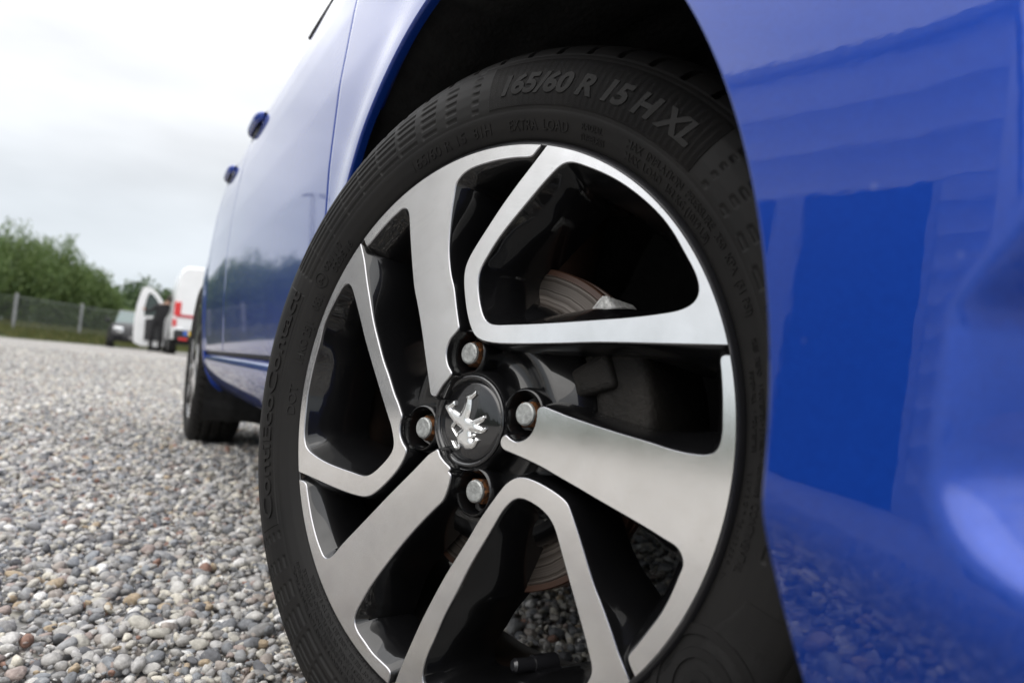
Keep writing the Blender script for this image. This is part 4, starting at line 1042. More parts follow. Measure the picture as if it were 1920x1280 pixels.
# pebble shapes: a dozen worn stones, each about one unit across
from mathutils import noise as mnoise
peb = []
for k in range(14):
    bm = bmesh.new(); bmesh.ops.create_icosphere(bm, subdivisions=2, radius=0.5)
    sx_, sy_, sz_ = rnd.uniform(0.85, 1.25), rnd.uniform(0.62, 0.95), rnd.uniform(0.42, 0.78)
    o_ = Vector((k * 3.7, k * 1.3, 5))
    cut = [(Vector((rnd.gauss(0, 1), rnd.gauss(0, 1), rnd.gauss(0, 1))).normalized(), rnd.uniform(0.24, 0.42)) for _ in range(rnd.choice((2, 4, 6, 8)))]
    for v in bm.verts:
        p_ = v.co.copy()
        for n_, h_ in cut:
            d_ = p_.dot(n_)
            if d_ > h_: p_ -= n_ * (d_ - h_) * 0.92
        p_ *= 1 + 0.22 * mnoise.noise(p_ * 1.7 + o_)
        v.co = Vector((p_.x * sx_, p_.y * sy_, p_.z * sz_))
    me = bpy.data.meshes.new('pebble'); bm.to_mesh(me); bm.free()
    me.materials.append(PEBBLE); me.polygons.foreach_set('use_smooth', [True] * len(me.polygons))
    peb.append(me)

def scatter(x0, x1, y0, y1, dens, smin, smax):
    n = int((x1 - x0) * (y1 - y0) * dens)
    x = rng.uniform(x0, x1, n); y = rng.uniform(y0, y1, n)
    s = smin + (smax - smin) * rng.beta(1.5, 3.6, n)
    return x, y, s
zones = [scatter(-1.3, 0.6, -1.2, 0.6, 11000, 0.004, 0.010), scatter(-1.9, 0.95, -1.7, 0.95, 9500, 0.007, 0.029), scatter(-6.5, -1.9, -1.9, 1.3, 4200, 0.010, 0.030), scatter(-13.0, -6.5, -3.0, 1.6, 2300, 0.013, 0.034)]
px = np.concatenate([z[0] for z in zones]); py = np.concatenate([z[1] for z in zones]); ps = np.concatenate([z[2] for z in zones])
pz = gz(px, py) - 0.004 + rng.uniform(-0.002, 0.007, len(px)) + ps * 0.10
big = ps > 0.021
pz = np.where(big, pz + 0.002, pz)
prot = np.stack([rng.normal(0, 0.35, len(px)), rng.normal(0, 0.35, len(px)), rng.uniform(0, 2 * np.pi, len(px))], 1)
# keep stones from poking through the tyre contact patches
keep = ~((np.abs(px) < 0.10) & (np.abs(py) < 0.09))
# the stones that show largest become objects of their own
dx, dy, dz = px - CAM.x, py - CAM.y, pz - CAM.z
depth = dx * fwd.x + dy * fwd.y + dz * fwd.z
uu = 960 + FPX * (dx * RT.x + dy * RT.y + dz * RT.z) / np.maximum(depth, 0.05)
vv = 640 - FPX * (dx * UP.x + dy * UP.y + dz * UP.z) / np.maximum(depth, 0.05)
vis = keep & (depth > 0.2) & (uu > 0) & (vv < 1280) & (vv > 700) & (uu < np.interp(vv, [700, 900, 1000, 1150, 1280], [330, 470, 480, 520, 565]))
order = np.argsort(-(ps / np.maximum(depth, 0.1)) * vis - pz * 0)
own = order[:300]
for i in own:
    k = int(rng.integers(0, 14))
    o = bpy.data.objects.new('pebble', peb[k]); COL.objects.link(o); o.parent = ground
    o.location = (px[i], py[i], pz[i]); o.rotation_euler = tuple(prot[i]); o.scale = (ps[i],) * 3
rest = keep.copy(); rest[own] = False
idx = np.nonzero(rest)[0]
pm = bpy.data.meshes.new('loose_gravel')
pm.vertices.add(len(idx)); pm.vertices.foreach_set('co', np.stack([px[idx], py[idx], pz[idx]], 1).reshape(-1))
at = pm.attributes.new('rot', 'FLOAT_VECTOR', 'POINT'); at.data.foreach_set('vector', prot[idx].reshape(-1))
at = pm.attributes.new('size', 'FLOAT', 'POINT'); at.data.foreach_set('value', ps[idx])
at = pm.attributes.new('pick', 'INT', 'POINT'); at.data.foreach_set('value', rng.integers(0, 14, len(idx)).astype(np.int32))
gravel = bpy.data.objects.new('loose_gravel', pm); COL.objects.link(gravel); tag(gravel, kind='stuff')
pc = bpy.data.collections.new('pebble_shapes')
for k, me in enumerate(peb):
    o = bpy.data.objects.new('pebble_shape_%02d' % k, me); pc.objects.link(o)
ng = bpy.data.node_groups.new('scatter_pebbles', 'GeometryNodeTree')
ng.interface.new_socket('Geometry', in_out='INPUT', socket_type='NodeSocketGeometry'); ng.interface.new_socket('Geometry', in_out='OUTPUT', socket_type='NodeSocketGeometry')
gi, go = ng.nodes.new('NodeGroupInput'), ng.nodes.new('NodeGroupOutput')
iop = ng.nodes.new('GeometryNodeInstanceOnPoints'); ci = ng.nodes.new('GeometryNodeCollectionInfo')
ci.inputs['Collection'].default_value = pc; ci.inputs['Separate Children'].default_value = True; ci.inputs['Reset Children'].default_value = True
def na(name, typ):
    n = ng.nodes.new('GeometryNodeInputNamedAttribute'); n.data_type = typ; n.inputs['Name'].default_value = name; return n
nr_, nsz, npk = na('rot', 'FLOAT_VECTOR'), na('size', 'FLOAT'), na('pick', 'INT')
iop.inputs['Pick Instance'].default_value = True
ng.links.new(gi.outputs[0], iop.inputs['Points']); ng.links.new(ci.outputs[0], iop.inputs['Instance'])
ng.links.new(npk.outputs[0], iop.inputs['Instance Index'])
e2r = ng.nodes.new('FunctionNodeEulerToRotation'); ng.links.new(nr_.outputs[0], e2r.inputs[0]); ng.links.new(e2r.outputs[0], iop.inputs['Rotation'])
ng.links.new(nsz.outputs[0], iop.inputs['Scale']); ng.links.new(iop.outputs[0], go.inputs[0])
md = gravel.modifiers.new('scatter', 'NODES'); md.node_group = ng

# ------------------------------------------------------------------ beyond the yard
LEAF = []
def mat_leaf(name, c1, c2):
    m, nt, b = new_mat(name)
    g = nt.nodes.new('ShaderNodeNewGeometry')
    r = nt.nodes.new('ShaderNodeValToRGB'); r.color_ramp.elements[0].color = (*c1, 1); r.color_ramp.elements[1].color = (*c2, 1)
    nt.links.new(g.outputs['Random Per Island'], r.inputs[0]); nt.links.new(r.outputs[0], b.inputs['Base Color'])
    b.inputs['Roughness'].default_value = 0.6
    tr = nt.nodes.new('ShaderNodeBsdfTranslucent'); nt.links.new(r.outputs[0], tr.inputs[0])
    mx = nt.nodes.new('ShaderNodeMixShader'); mx.inputs[0].default_value = 0.3
    out = nt.nodes['Material Output']
    nt.links.new(b.outputs[0], mx.inputs[1]); nt.links.new(tr.outputs[0], mx.inputs[2]); nt.links.new(mx.outputs[0], out.inputs[0])
    return m
WILLOW = mat_leaf('willow_leaf', (0.060, 0.110, 0.026), (0.155, 0.215, 0.070))
DARKLEAF = mat_leaf('dark_leaf', (0.030, 0.062, 0.022), (0.085, 0.135, 0.045))
GRASSM = mat_leaf('verge_grass', (0.060, 0.090, 0.020), (0.170, 0.160, 0.055))
BARK = simple('bark', (0.06, 0.05, 0.04), 0.9, var=0.4, scale=20)

def quads(C, D, W):
    """leaf quads: centres C, long half axes D, wide half axes W"""
    n = len(C)
    V = np.stack([C - D, C + W * 0.8, C + D, C - W * 0.8], 1).reshape(-1, 3)
    me = bpy.data.meshes.new('crown')
    me.vertices.add(4 * n); me.vertices.foreach_set('co', V.reshape(-1))
    me.loops.add(4 * n); me.loops.foreach_set('vertex_index', np.arange(4 * n, dtype=np.int32))
    me.polygons.add(n); me.polygons.foreach_set('loop_start', np.arange(0, 4 * n, 4, dtype=np.int32))
    me.update(calc_edges=True); return me

def unit(v): return v / (np.linalg.norm(v, axis=-1, keepdims=True) + 1e-9)

def tree(name, x, y, h, w, label, cat, group, leaves=15000, willow=True, base=0.05, mat=None, leaf=0.10):
    z0 = float(gz(x, y)) + 0.25
    root = empty(name, (x, y, z0)); tag(root, label, cat, group)
    g = np.random.default_rng(int(abs(x * 977 + y * 131) * 10) % 2 ** 31)
    # shoots fan out from the stool and carry leaves along their length
    ns = 120 if willow else 60
    ang = g.uniform(0, 2 * np.pi, ns); sp = np.sqrt(g.uniform(0, 1, ns))
    hh = h * (1 - 0.42 * sp ** 2) * g.uniform(0.80, 1.0, ns)
    tip = np.stack([np.cos(ang) * sp * w / 2, np.sin(ang) * sp * w / 2, hh], 1)
    st = tip * np.array([0.25, 0.25, 0]) + np.array([0, 0, h * base])
    k = g.integers(0, ns, leaves)
    t = g.beta(2.0, 1.35, leaves)[:, None]
    mid = st[k] + (tip[k] - st[k]) * t + np.array([0, 0, 1]) * 0
    bow = np.sin(t * np.pi) * unit(tip[k] * np.array([1, 1, 0])) * 0.12 * w
    spread = (0.26 + 0.50 * (1 - t)) * w * (0.17 if willow else 0.22)
    C = mid + bow + g.normal(0, 1, (leaves, 3)) * spread * np.array([1, 1, 0.8])
    C[:, 2] = np.maximum(C[:, 2], 0.05)
    D = unit(unit(tip[k] - st[k]) * (1.1 if willow else 0.2) + g.normal(0, 0.6, (leaves, 3))) * leaf * g.uniform(0.7, 1.4, (leaves, 1))
    Wv = unit(np.cross(D, g.normal(0, 1, (leaves, 3)))) * leaf * (0.32 if willow else 0.6) * g.uniform(0.7, 1.3, (leaves, 1))
    link('crown', quads(C, D, Wv), root, mat or (WILLOW if willow else DARKLEAF), False)
    b = MB()
    b.tube((0, 0, -0.3), (0.03, 0.0, h * 0.30), 0.05 + h * 0.012, 0.04 + h * 0.007, 9)
    for i in range(0, ns, 5):
        b.tube((0.02, 0, h * (0.05 + 0.2 * g.uniform())), tuple(tip[i] * 0.82 + np.array([0, 0, h * 0.05])), 0.03, 0.008, 6)
    b.build('trunk', BARK, root, True)
    return root

# fence line: comes along x = -31, then swings away behind the parked cars
FC = [(-31.0, -26.0), (-31.0, -4.75), (-41.0, 3.0)]
def along(step):
    out = []; rem = 0.0
    for (x0, y0), (x1, y1) in zip(FC[:-1], FC[1:]):
        L = math.hypot(x1 - x0, y1 - y0); s = rem
        while s < L:
            out.append((x0 + (x1 - x0) * s / L, y0 + (y1 - y0) * s / L)); s += step
        rem = s - L
    return out
# verge
VERGE = simple('verge_soil', (0.045, 0.055, 0.02), 0.95, var=0.4, scale=2.0)
vp = []
for (x, y), (nx_, ny_) in (((-31.0, -60.0), (-1, 0)), ((-31.0, -26.0), (-1, 0)), ((-31.0, -6.0), (-1, 0)), ((-31.2, -4.6), (-.85, -.5)), ((-41.0, 3.0), (-.6, -.79)), ((-90.0, 41.0), (-.6, -.79))):
    row = []
    for d, zz in ((1.15, 0.145), (0.9, 0.20), (0.2, 0.33), (-1.0, 0.40), (-6, 0.45), (-40, 0.5)):
        row.append((x - nx_ * d, y - ny_ * d, zz))
    vp.append(row)
verge = link('grass_verge', grid_mesh('grass_verge', np.array(vp)), None, VERGE, True, None); tag(verge, kind='structure')
g = np.random.default_rng(5); n = 26000
t = g.uniform(0, 1, n); seg = g.uniform(0, 1, n) < 0.45
L1 = np.array(FC[0]) + (np.array(FC[1]) - np.array(FC[0])) * t[:, None]; L2 = np.array(FC[1]) + (np.array(FC[2]) - np.array(FC[1])) * t[:, None]
B0 = np.where(seg[:, None], L1, L2); d = 1.1 - g.beta(1.2, 1.5, n) * 3.2
nrm = np.where(seg[:, None], np.array([[1.0, 0.0]]), np.array([[.61, .79]]))
bp_ = B0 + nrm * d[:, None]
zb = np.interp(-d, [-1.1, -0.2, 1.0, 3], [0.16, 0.33, 0.40, 0.43])
hgt = g.uniform(0.10, 0.34, n) * np.interp(-d, [-1.1, 0, 1.5], [0.45, 1.0, 1.5])
C = np.stack([bp_[:, 0], bp_[:, 1], zb + hgt * 0.5], 1)
D = np.stack([g.normal(0, 0.25, n), g.normal(0, 0.25, n), np.ones(n)], 1) * (hgt * 0.55)[:, None]
Wv = unit(np.stack([g.normal(0, 1, n), g.normal(0, 1, n), np.zeros(n)], 1)) * g.uniform(0.012, 0.04, (n, 1))
gr = link('long_grass', quads(C, D, Wv), None, GRASSM, False); tag(gr, kind='stuff')

GALV = simple('galvanised_steel', (0.25, 0.26, 0.26), 0.55, metal=0.3, var=0.12, scale=6)
WIRE = simple('fence_wire', (0.16, 0.18, 0.17), 0.6, metal=0.3)
fence = empty('wire_fence', (-31.0, -4.75, 0.3)); tag(fence, 'grey wire mesh fence on galvanised posts along the far edge of the yard', 'fence')
def fpart(b, nm, mat):
    o = b.build(nm, mat, fence); o.matrix_parent_inverse = Matrix.Translation(Vector((31.0, 4.75, -0.3))); return o
fp = along(3.2)
off = 0.0
for i, (x, y) in enumerate(fp):
    b = MB(); b.tube((x, y, 0.15), (x, y, 1.74), 0.058, 0.058, 10); b.tube((x, y, 1.74), (x, y, 1.77), 0.062, 0.03, 10); fpart(b, 'fence_post', GALV)
    if i + 1 < len(fp):
        x1, y1 = fp[i + 1]; b = MB(); n = 46
        for k in range(1, n):
            u = k / n; b.tube((x + (x1 - x) * u, y + (y1 - y) * u, 0.35), (x + (x1 - x) * u, y + (y1 - y) * u, 1.66), 0.0035, 0.0035, 3, False)
        for k in range(10):
            z = 0.38 + k * 0.142; b.tube((x, y, z), (x1, y1, z), 0.006 if k < 9 else 0.012, None, 3, False)
        fpart(b, 'wire_panel', WIRE)

G1 = 'willow bushes along the fence'
tree('willow_bush', -34.6, -6.4, 4.5, 3.6, 'broad willow bush at the left edge of the photo behind the fence', 'bush', G1)
tree('willow_bush', -36.2, -4.7, 4.75, 3.2, 'tallest willow bush behind the first fence post from the left', 'bush', G1)
tree('willow_bush', -38.0, -3.4, 4.55, 2.9, 'upright willow bush between the two fence posts', 'bush', G1)
tree('willow_bush', -39.3, -2.0, 3.6, 2.4, 'lower rounded willow bush behind the second fence post', 'bush', G1)
G2 = 'trees beyond the fence'
tree('leafy_tree', -55.0, -1.9, 3.9, 4.4, 'dark tree rising just right of the willow bushes', 'tree', G2, 5000, False, leaf=0.16)
tree('leafy_tree', -57.0, 0.3, 4.9, 4.0, 'dark tree directly above the small black car', 'tree', G2, 5000, False, leaf=0.16)
tree('leafy_tree', -56.0, 2.6, 4.4, 3.6, 'dark tree above the open van door', 'tree', G2, 5000, False, leaf=0.16)
tree('leafy_tree', -58.0, 5.2, 4.5, 4.2, 'dark tree beside the roof of the white van', 'tree', G2, 5000, False, leaf=0.16)
tree('hedge_bush', -45.0, -0.6, 1.9, 3.6, 'low light green bush behind the fence over the black car', 'bush', None, 3500, False, mat=WILLOW, leaf=0.12)
# the same row goes on out of the picture to the left and is mirrored in the doors
tw = np.random.default_rng(8); n = 60000
yy = tw.uniform(-27, -8.2, n); top = 3.9 + 0.9 * np.sin(yy * 0.9) + 0.5 * np.sin(yy * 2.3 + 1); zt = top * tw.beta(1.6, 1.3, n)
C = np.stack([-34.5 + tw.normal(0, 1.0, n) * (1 - 0.5 * zt / top), yy, 0.35 + zt], 1)
D = unit(np.stack([tw.normal(0, .5, n), tw.normal(0, .5, n), np.ones(n)], 1)) * tw.uniform(.07, .15, (n, 1))
Wv = unit(np.cross(D, tw.normal(0, 1, (n, 3)))) * tw.uniform(.02, .06, (n, 1))
wood = link('tree_belt', quads(C, D, Wv), None, WILLOW, False); tag(wood, kind='stuff')
tw = np.random.default_rng(9); n = 30000
xx = tw.uniform(-110, -62, n); yy = tw.uniform(-60, 40, n); zt = 5.0 * tw.beta(1.8, 1.5, n)
C = np.stack([xx * 0 - 66 + tw.normal(0, 2, n), yy, 0.3 + zt * (0.8 + 0.2 * np.sin(yy * 0.35))], 1)
D = unit(tw.normal(0, 1, (n, 3))) * tw.uniform(.15, .35, (n, 1)); Wv = unit(np.cross(D, tw.normal(0, 1, (n, 3)))) * tw.uniform(.12, .25, (n, 1))
wood2 = link('distant_wood', quads(C, D, Wv), None, DARKLEAF, False); tag(wood2, kind='stuff')

# ------------------------------------------------------------------ white van
VW = simple('van_white', (0.78, 0.79, 0.80), 0.35, coat=0.6, coat_rough=0.05, var=0.03, scale=3)
VB = simple('van_black_plastic', (0.018, 0.018, 0.02), 0.6)
RED = simple('red_lens', (0.62, 0.02, 0.02), 0.2, coat=0.8)
REDS = simple('red_stripe', (0.45, 0.03, 0.045), 0.4)
TRIM = simple('door_trim_grey', (0.030, 0.031, 0.034), 0.7)
CHR = simple('lamp_glass', (0.72, 0.74, 0.76), 0.12, metal=0.6, coat=1.0)
TYB = simple('black_tyre', (0.012, 0.012, 0.012), 0.7)
VX, VY, VZ = -21.4, 0.70, 0.14
van = empty('white_van', (VX, VY, VZ)); tag(van, 'tall white van seen from behind with red tail light and open front door', 'van')
# body section, tumblehome to the roof, lofted along its length
sec = [(0.02, 0.42), (0.0, 0.62), (0.0, 1.05), (0.02, 1.35), (0.055, 1.9), (0.10, 2.25), (0.17, 2.37), (0.30, 2.42), (1.02, 2.45)]
sec = sec + [(2.04 - y, z) for y, z in sec[-2::-1]]
rows = []
for x, s_, zt in ((0.0, 0.965, 0.97), (-0.04, 0.995, 0.995), (-0.3, 1, 1), (-2.9, 1, 1), (-3.15, 1, 0.99), (-4.1, 0.97, 0.62), (-4.8, 0.90, 0.50), (-4.95, 0.8, 0.42)):
    rows.append([(x, 1.02 + (y - 1.02) * s_, 0.42 + (z - 0.42) * zt) for y, z in sec])
link('body', grid_mesh('body', np.array(rows), flip=True), van, VW, True, 40)
b = MB(); b.add([(r_[0], r_[1], r_[2]) for r_ in rows[0]], [tuple(range(len(sec)))]); b.build('back_door', VW, van)
b = MB(); b.box((0.012, 1.02, 1.06), (0.02, 1.86, 0.075)); b.build('red_stripe', REDS, van)
b = MB(); b.box((0.010, 1.02, 1.48), (0.012, 0.012, 1.8)); b.build('door_gap', VB, van)
for yy_2 in (0.105, 1.935):
    b = MB(); b.box((0.01, yy_2, 1.24), (0.05, 0.17, 0.38), 0, 0.02); b.build('tail_light', RED, van)
b = MB(); b.box((0.02, 0.06, 0.86), (0.06, 0.10, 0.2), 0, 0.02); b.build('side_reflector', RED, van)
b = MB(); b.box((0.015, 0.16, 0.66), (0.1, 0.25, 0.16), 0, 0.03); b.build('bumper_corner', VW, van)
b = MB(); b.box((0.06, 1.02, 0.55), (0.16, 1.9, 0.26), 0, 0.03); b.build('rear_bumper', VB, van)
b = MB(); b.box((0.145, 0.36, 0.60), (0.02, 0.12, 0.11)); b.build('number_plate', simple('plate_blue', (0.05, 0.13, 0.45), 0.4), van)
b = MB(); b.box((0.145, 0.585, 0.60), (0.02, 0.33, 0.11)); b.build('number_plate', simple('plate_yellow', (0.75, 0.52, 0.05), 0.4), van)
b = MB(); b.box((0.150, 0.30, 0.44), (0.03, 0.22, 0.06)); b.build('fog_light', RED, van)
for x, y in ((-0.85, 0.10), (-0.85, 1.94), (-3.95, 0.10), (-3.95, 1.94)):
    b = MB(); b.tube((x, y - 0.11, 0.34), (x, y + 0.11, 0.34), 0.34, 0.34, 28); o = b.build('wheel', TYB, van, True)
    b = MB(); b.tube((x, y - 0.115, 0.34), (x, y + 0.115, 0.34), 0.19, 0.19, 20); b.build('rim', GALV, o, True)
b = MB(); b.box((-2.5, 1.02, 0.40), (4.6, 1.7, 0.2)); b.build('chassis', VB, van)
# front door, swung wide open: a white frame round its window with a dark trim panel inside
dr = empty('front_door', (-3.10, -0.02, 0), van); dr.rotation_euler = (0, 0, R(-14))
outer = [(0.0, 0.22), (-0.05, 0.18), (-0.62, 0.16), (-0.84, 0.24), (-0.88, 0.50), (-0.90, 0.95), (-0.87, 1.35), (-0.80, 1.75), (-0.74, 1.92), (-0.66, 1.97), (-0.50, 1.93), (-0.34, 1.80), (-0.18, 1.58), (-0.05, 1.28), (0.0, 1.15)]
holep = [(-0.08, 1.12), (-0.64, 1.06), (-0.66, 1.30), (-0.62, 1.60), (-0.57, 1.78), (-0.46, 1.76), (-0.30, 1.58), (-0.16, 1.34)]
tri = tessellate_polygon([[Vector((a, b_, 0)) for a, b_ in outer], [Vector((a, b_, 0)) for a, b_ in holep]])
allp = outer + holep; no = len(outer)
vs = [(0.0, a, b_) for a, b_ in allp] + [(-0.07, a, b_) for a, b_ in allp]
fs = [tuple(t_) for t_ in tri] + [tuple(i + len(allp) for i in t_[::-1]) for t_ in tri]
for st_, n_ in ((0, no), (no, len(holep))):
    fs += [(st_ + i, st_ + (i + 1) % n_, len(allp) + st_ + (i + 1) % n_, len(allp) + st_ + i) for i in range(n_)]
me = mesh_from('door_frame', vs, fs); bm = bmesh.new(); bm.from_mesh(me); bmesh.ops.recalc_face_normals(bm, faces=bm.faces); bm.to_mesh(me); bm.free()
link('door_frame', me, dr, VW, False)
b = MB(); b.add([(-0.035, a, b_) for a, b_ in holep], [tuple(range(len(holep)))]); b.build('door_glass', simple('door_glass', (0.02, 0.035, 0.03), 0.05, coat=1.0), dr)
b = MB(); b.prism([(-0.04, 0.36), (-0.56, 0.34), (-0.58, 0.98), (-0.05, 1.06)], 0, 0.002, 0.045); b.build('door_trim', TRIM, dr)

# ------------------------------------------------------------------ small black car facing the yard
BLK = simple('black_car_paint', (0.006, 0.006, 0.008), 0.5, coat=0.12, coat_rough=0.03)
WSC = simple('windscreen_glass', (0.08, 0.12, 0.115), 0.08, coat=0.5)
bc = empty('black_car', (-29.2, -0.02, 0.14)); tag(bc, 'small black car facing the yard, half hidden by the open van door', 'car'); bc.rotation_euler = (0, 0, R(3))
rows = []
prof = [(0.0, 0.78, 0.42, 0.28, .60), (-0.06, 0.82, 0.70, 0.22, .62), (-0.35, 0.84, 0.84, 0.20, .66), (-0.95, 0.85, 0.93, 0.2, .70), (-2.9, 0.85, 0.95, 0.2, .72), (-3.4, 0.82, 0.92, 0.22, .7), (-3.5, 0.76, 0.6, 0.3, .6)]
for x, hw, zt, zb_, q in prof:
    rows.append([(x, -hw * 0.9, zb_), (x, -hw, zb_ + 0.18), (x, -hw, zt - 0.18), (x, -hw * 0.86, zt - 0.03), (x, -hw * 0.4, zt + 0.02), (x, hw * 0.4, zt + 0.02), (x, hw * 0.86, zt - 0.03), (x, hw, zt - 0.18), (x, hw, zb_ + 0.18), (x, hw * 0.9, zb_)])
link('body', grid_mesh('body', np.array(rows), flip=True), bc, BLK, True, 60)
b = MB(); b.add([r_ for r_ in rows[0]], [tuple(range(10))]); b.build('front_panel', BLK, bc)
b = MB(); b.add([(-0.95, -0.70, 0.92), (-0.95, 0.70, 0.92), (-1.55, 0.56, 1.36), (-1.55, -0.56, 1.36)], [(0, 1, 2, 3)]); b.build('windscreen', WSC, bc)
b = MB(); b.add([(-1.55, -0.58, 1.36), (-1.55, 0.58, 1.36), (-2.9, 0.56, 1.38), (-2.9, -0.56, 1.38), (-2.2, -0.58, 1.43), (-2.2, 0.58, 1.43)], [(0, 1, 5, 4), (4, 5, 2, 3)]); b.build('roof', BLK, bc)
for s_ in (-1, 1):
    b = MB(); b.add([(-0.95, s_ * 0.72, 0.92), (-1.55, s_ * 0.58, 1.36), (-2.9, s_ * 0.56, 1.38), (-3.35, s_ * 0.72, 0.92)], [(0, 1, 2, 3)]); b.build('side_window', GLASS, bc)
    b = MB(); b.box((-0.10, s_ * 0.60, 0.64), (0.14, 0.34, 0.22), s_ * 0.35, 0.06); b.build('headlight', CHR, bc)
    b = MB(); b.box((-1.15, s_ * 0.93, 0.98), (0.12, 0.18, 0.13), 0, 0.04); b.build('door_mirror', BLK, bc)
    for x in (-0.65, -2.85):
        b = MB(); b.tube((x, s_ * 0.86, 0.28), (x, s_ * 0.68, 0.28), 0.28, 0.28, 24); b.build('wheel', TYB, bc, True)
b = MB(); b.box((0.02, 0, 0.40), (0.05, 0.9, 0.16), 0, 0.02); b.build('grille', VB, bc)
b = MB(); b.box((0.05, 0, 0.40), (0.02, 0.5, 0.11)); b.build('number_plate', simple('plate_dark', (0.25, 0.25, 0.25), 0.5), bc)

# ------------------------------------------------------------------ person in black beside the van
def person():
    root = empty('person', (-23.7, 0.42, 0.145)); tag(root, 'person in dark clothes leaning in at the open van door', 'person')
    J = {'pel': (0, 0, .92), 'wa': (.0, .05, 1.06), 'ch': (.0, .13, 1.28), 'nk': (.0, .20, 1.44), 'hd': (.01, .25, 1.53), 'ht': (.01, .28, 1.66),
         'lh': (.0, -.10, .88), 'lk': (.05, -.12, .48), 'la': (.0, -.12, .09), 'lt': (-.14, -.13, .04), 'rh': (.0, .10, .88), 'rk': (.06, .12, .48), 'ra': (.0, .14, .09), 'rt': (-.14, .15, .04),
         'ls': (.0, -.06, 1.36), 'le': (.06, -.24, 1.16), 'lw': (.10, -.36, 1.22), 'lf': (.11, -.43, 1.25), 'rs': (.0, .33, 1.34), 're': (-.10, .42, 1.12), 'rw': (-.24, .44, 1.08), 'rf': (-.32, .44, 1.08)}
    rad = dict(pel=.15, wa=.135, ch=.155, nk=.062, hd=.095, ht=.075, lh=.10, lk=.072, la=.05, lt=.04, rh=.10, rk=.072, ra=.05, rt=.04, ls=.075, le=.055, lw=.038, lf=.036, rs=.075, re=.055, rw=.038, rf=.036)
    E_ = [('pel', 'wa'), ('wa', 'ch'), ('ch', 'nk'), ('nk', 'hd'), ('hd', 'ht'), ('pel', 'lh'), ('lh', 'lk'), ('lk', 'la'), ('la', 'lt'), ('pel', 'rh'), ('rh', 'rk'), ('rk', 'ra'), ('ra', 'rt'), ('ch', 'ls'), ('ls', 'le'), ('le', 'lw'), ('lw', 'lf'), ('ch', 'rs'), ('rs', 're'), ('re', 'rw'), ('rw', 'rf')]
    names = list(J); me = bpy.data.meshes.new('body')
    me.from_pydata([J[k] for k in names], [(names.index(a), names.index(b_)) for a, b_ in E_], [])
    o = bpy.data.objects.new('body', me); COL.objects.link(o); o.parent = root
    md_ = o.modifiers.new('skin', 'SKIN')
    for i, k in enumerate(names):
        sv = me.skin_vertices[0].data[i]; sv.radius = (rad[k], rad[k]); sv.use_root = k == 'pel'
    ms = o.modifiers.new('sub', 'SUBSURF'); ms.levels = 2; ms.render_levels = 2
    dg = bpy.context.evaluated_depsgraph_get(); dg.update()
    ev = bpy.data.meshes.new_from_object(o.evaluated_get(dg))
    o.modifiers.clear(); o.data = ev
    cloth = simple('black_clothing', (0.012, 0.012, 0.014), 0.85, bump=0.3, bscale=30); skin_ = simple('skin', (0.50, 0.30, 0.22), 0.55)
    ev.materials.clear(); ev.materials.append(cloth); ev.materials.append(skin_)
    for p_ in ev.polygons:
        c = p_.center
        p_.material_index = 1 if (c.z > 1.44 or (c.y < -.37) or (c.x < -.27 and c.z > .9)) else 0
        p_.use_smooth = True
    b = MB(); bm = bmesh.new(); bmesh.ops.create_uvsphere(bm, u_segments=16, v_segments=10, radius=.105)
    hv = [tuple(v.co + Vector((.045, .275, 1.60))) for v in bm.verts]; hf = [tuple(v.index for v in f.verts) for f in bm.faces]; bm.free()
    b.add(hv, hf); b.build('hair', simple('dark_hair', (.03, .02, .015), .7), root, True)
person()

# ------------------------------------------------------------------ hall facing the car (seen mirrored in its paint and wheel)
SID = simple('pale_cladding', (0.86, 0.86, 0.855), 0.5, var=0.03, scale=1.5)
DKW = simple('painted_gate_shade', (0.010, 0.011, 0.013), 0.6, spec=0.2)
SID2 = simple('grey_cladding', (0.70, 0.70, 0.70), 0.5, var=0.04, scale=1.5)
BASEC = simple('grey_pillar', (0.42, 0.42, 0.42), 0.6)
BX0, BX1, BYf = -19.5, -5.4, -13.8
GX0, GX1, GZ = -16.6, -7.6, 6.1          # a wide gateway in the front wall, its inner darkness painted on a sheet
hall = empty('workshop_hall', (0, BYf, 0.12)); tag(hall, 'long workshop hall clad in pale ribbed sheet, mirrored in the blue bumper', 'building')
def hp(o): o.matrix_parent_inverse = Matrix.Translation(Vector((0, -BYf, -0.12))); return o
def ribbed(x0, x1, z0, z1, row=0.62, mat=None):
    """corrugated sheets in overlapping rows"""
    xs_ = np.arange(x0, x1, 0.04); d_ = 0.035 * np.sin(xs_ * 2 * np.pi / 0.16)
    zs = []; lap = []
    z = z0
    while z < z1 - 0.05:
        zt = min(z + row, z1); zs += [z, z + 0.02, zt - 0.004]; lap += [0.016, 0.013, 0.0]; z = zt
    Xg, Zg = np.meshgrid(xs_, zs, indexing='ij')
    Y = BYf + d_[:, None] + np.array(lap)[None, :]
    return hp(link('cladding', grid_mesh('cladding', np.stack([Xg, Y, Zg], -1)), hall, mat or SID, False))
ribbed(BX0, BX1, GZ, 9.0, 0.95); ribbed(BX0, GX0, 0.7, GZ - 0.01, mat=SID2); ribbed(GX1, BX1, 0.7, GZ - 0.01, mat=SID2)
hall.rotation_euler = (0, 0, -0.24)
b = MB(); b.box(((BX0 + BX1) / 2, BYf + 0.06, 9.08), (BX1 - BX0 + 0.3, 0.40, 0.20)); hp(b.build('eaves_trim', BASEC, hall))
b = MB(); b.box(((GX1 + BX1) / 2, BYf + 0.02, 0.36), (BX1 - GX1, 0.14, 0.66)); hp(b.build('plinth', BASEC, hall))
b = MB(); b.box(((BX0 + BX1) / 2, BYf - 6.1, 4.48), (BX1 - BX0, 12.0, 8.96)); hp(b.build('wall', SID2, hall))
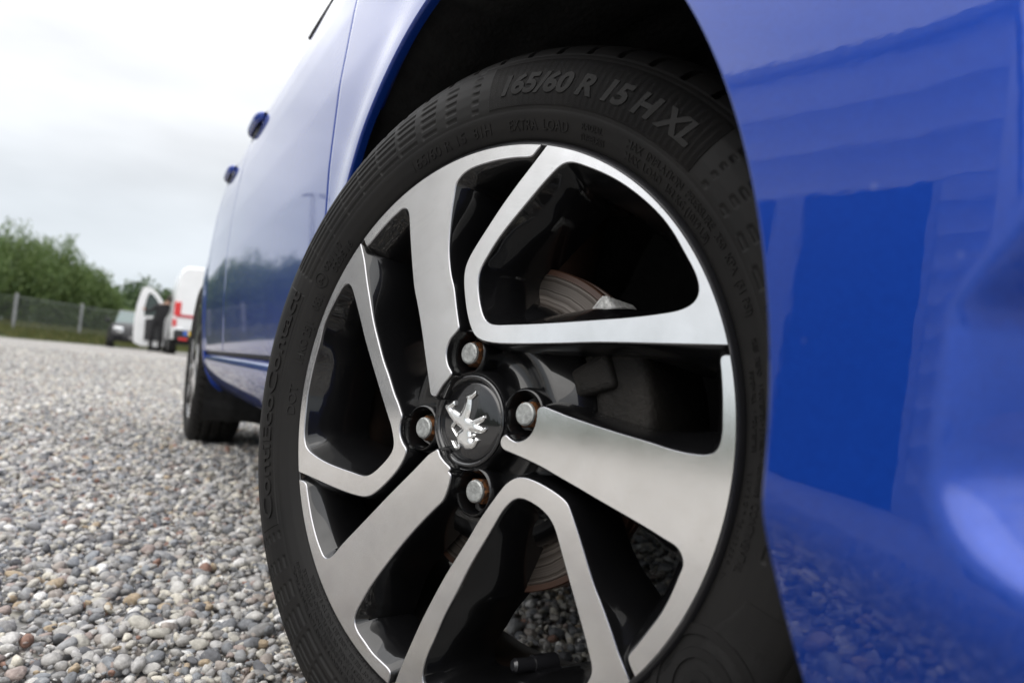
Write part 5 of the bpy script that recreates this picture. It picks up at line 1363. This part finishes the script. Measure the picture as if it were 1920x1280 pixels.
b = MB(); b.box(((GX0 + GX1) / 2, BYf - 0.075, GZ / 2), (GX1 - GX0, 0.03, GZ)); hp(b.build('gate_shade_panel', DKW, hall))  # flat near-black sheet: the unlit inside of the gateway put into colour
b = MB(); b.add([(BX0 - .2, BYf + .2, 9.2), (BX1 + .2, BYf + .2, 9.2), (BX1 + .2, BYf - 6.1, 9.8), (BX0 - .2, BYf - 6.1, 9.8), (BX1 + .2, BYf - 12.4, 9.2), (BX0 - .2, BYf - 12.4, 9.2)], [(0, 1, 2, 3), (3, 2, 4, 5)]); hp(b.build('roof', BASEC, hall))
for x, w_ in ((GX0 + 0.1, 0.2), (-10.9, 0.65), (GX1 - 0.1, 0.24)):
    b = MB(); b.box((x, BYf + 0.02, 3.1), (w_, 0.12, 6.0)); hp(b.build('gate_post', BASEC, hall))
tw = np.random.default_rng(21); n = 42000
xx = tw.uniform(-32, 30, n); top = 1.7 + 0.4 * np.sin(xx * 0.55) + 0.4 * np.sin(xx * 1.7); zt = top * tw.beta(1.5, 1.3, n)
C = np.stack([xx, -31 + tw.normal(0, 1.2, n), 0.15 + zt], 1)
D = unit(tw.normal(0, 1, (n, 3))) * tw.uniform(.10, .22, (n, 1)); Wv = unit(np.cross(D, tw.normal(0, 1, (n, 3)))) * tw.uniform(.06, .14, (n, 1))
hedge = link('boundary_hedge', quads(C, D, Wv), None, DARKLEAF, False); tag(hedge, kind='stuff')
# two lamp columns in the yard, out of frame but mirrored in the door
for (x, y) in ((-25.0, -5.95), (-25.0, -5.3)):
    t_ = empty('street_lamp', (x, y, 0.15)); tag(t_, 'slim grey lamp column %s' % ('nearer the hall' if y < -5.5 else 'nearer the parked cars') + ', mirrored in the front door', 'lamp', 'lamp columns in the yard')
    b = MB(); b.tube((0, 0, 0), (0, 0, 5.4), 0.06, 0.035, 12); b.build('column', GALV, t_, True)
    b = MB(); b.box((0.0, 0.22, 5.42), (0.14, 0.5, 0.07), 0, 0.02); b.build('lamp_head', GALV, t_)
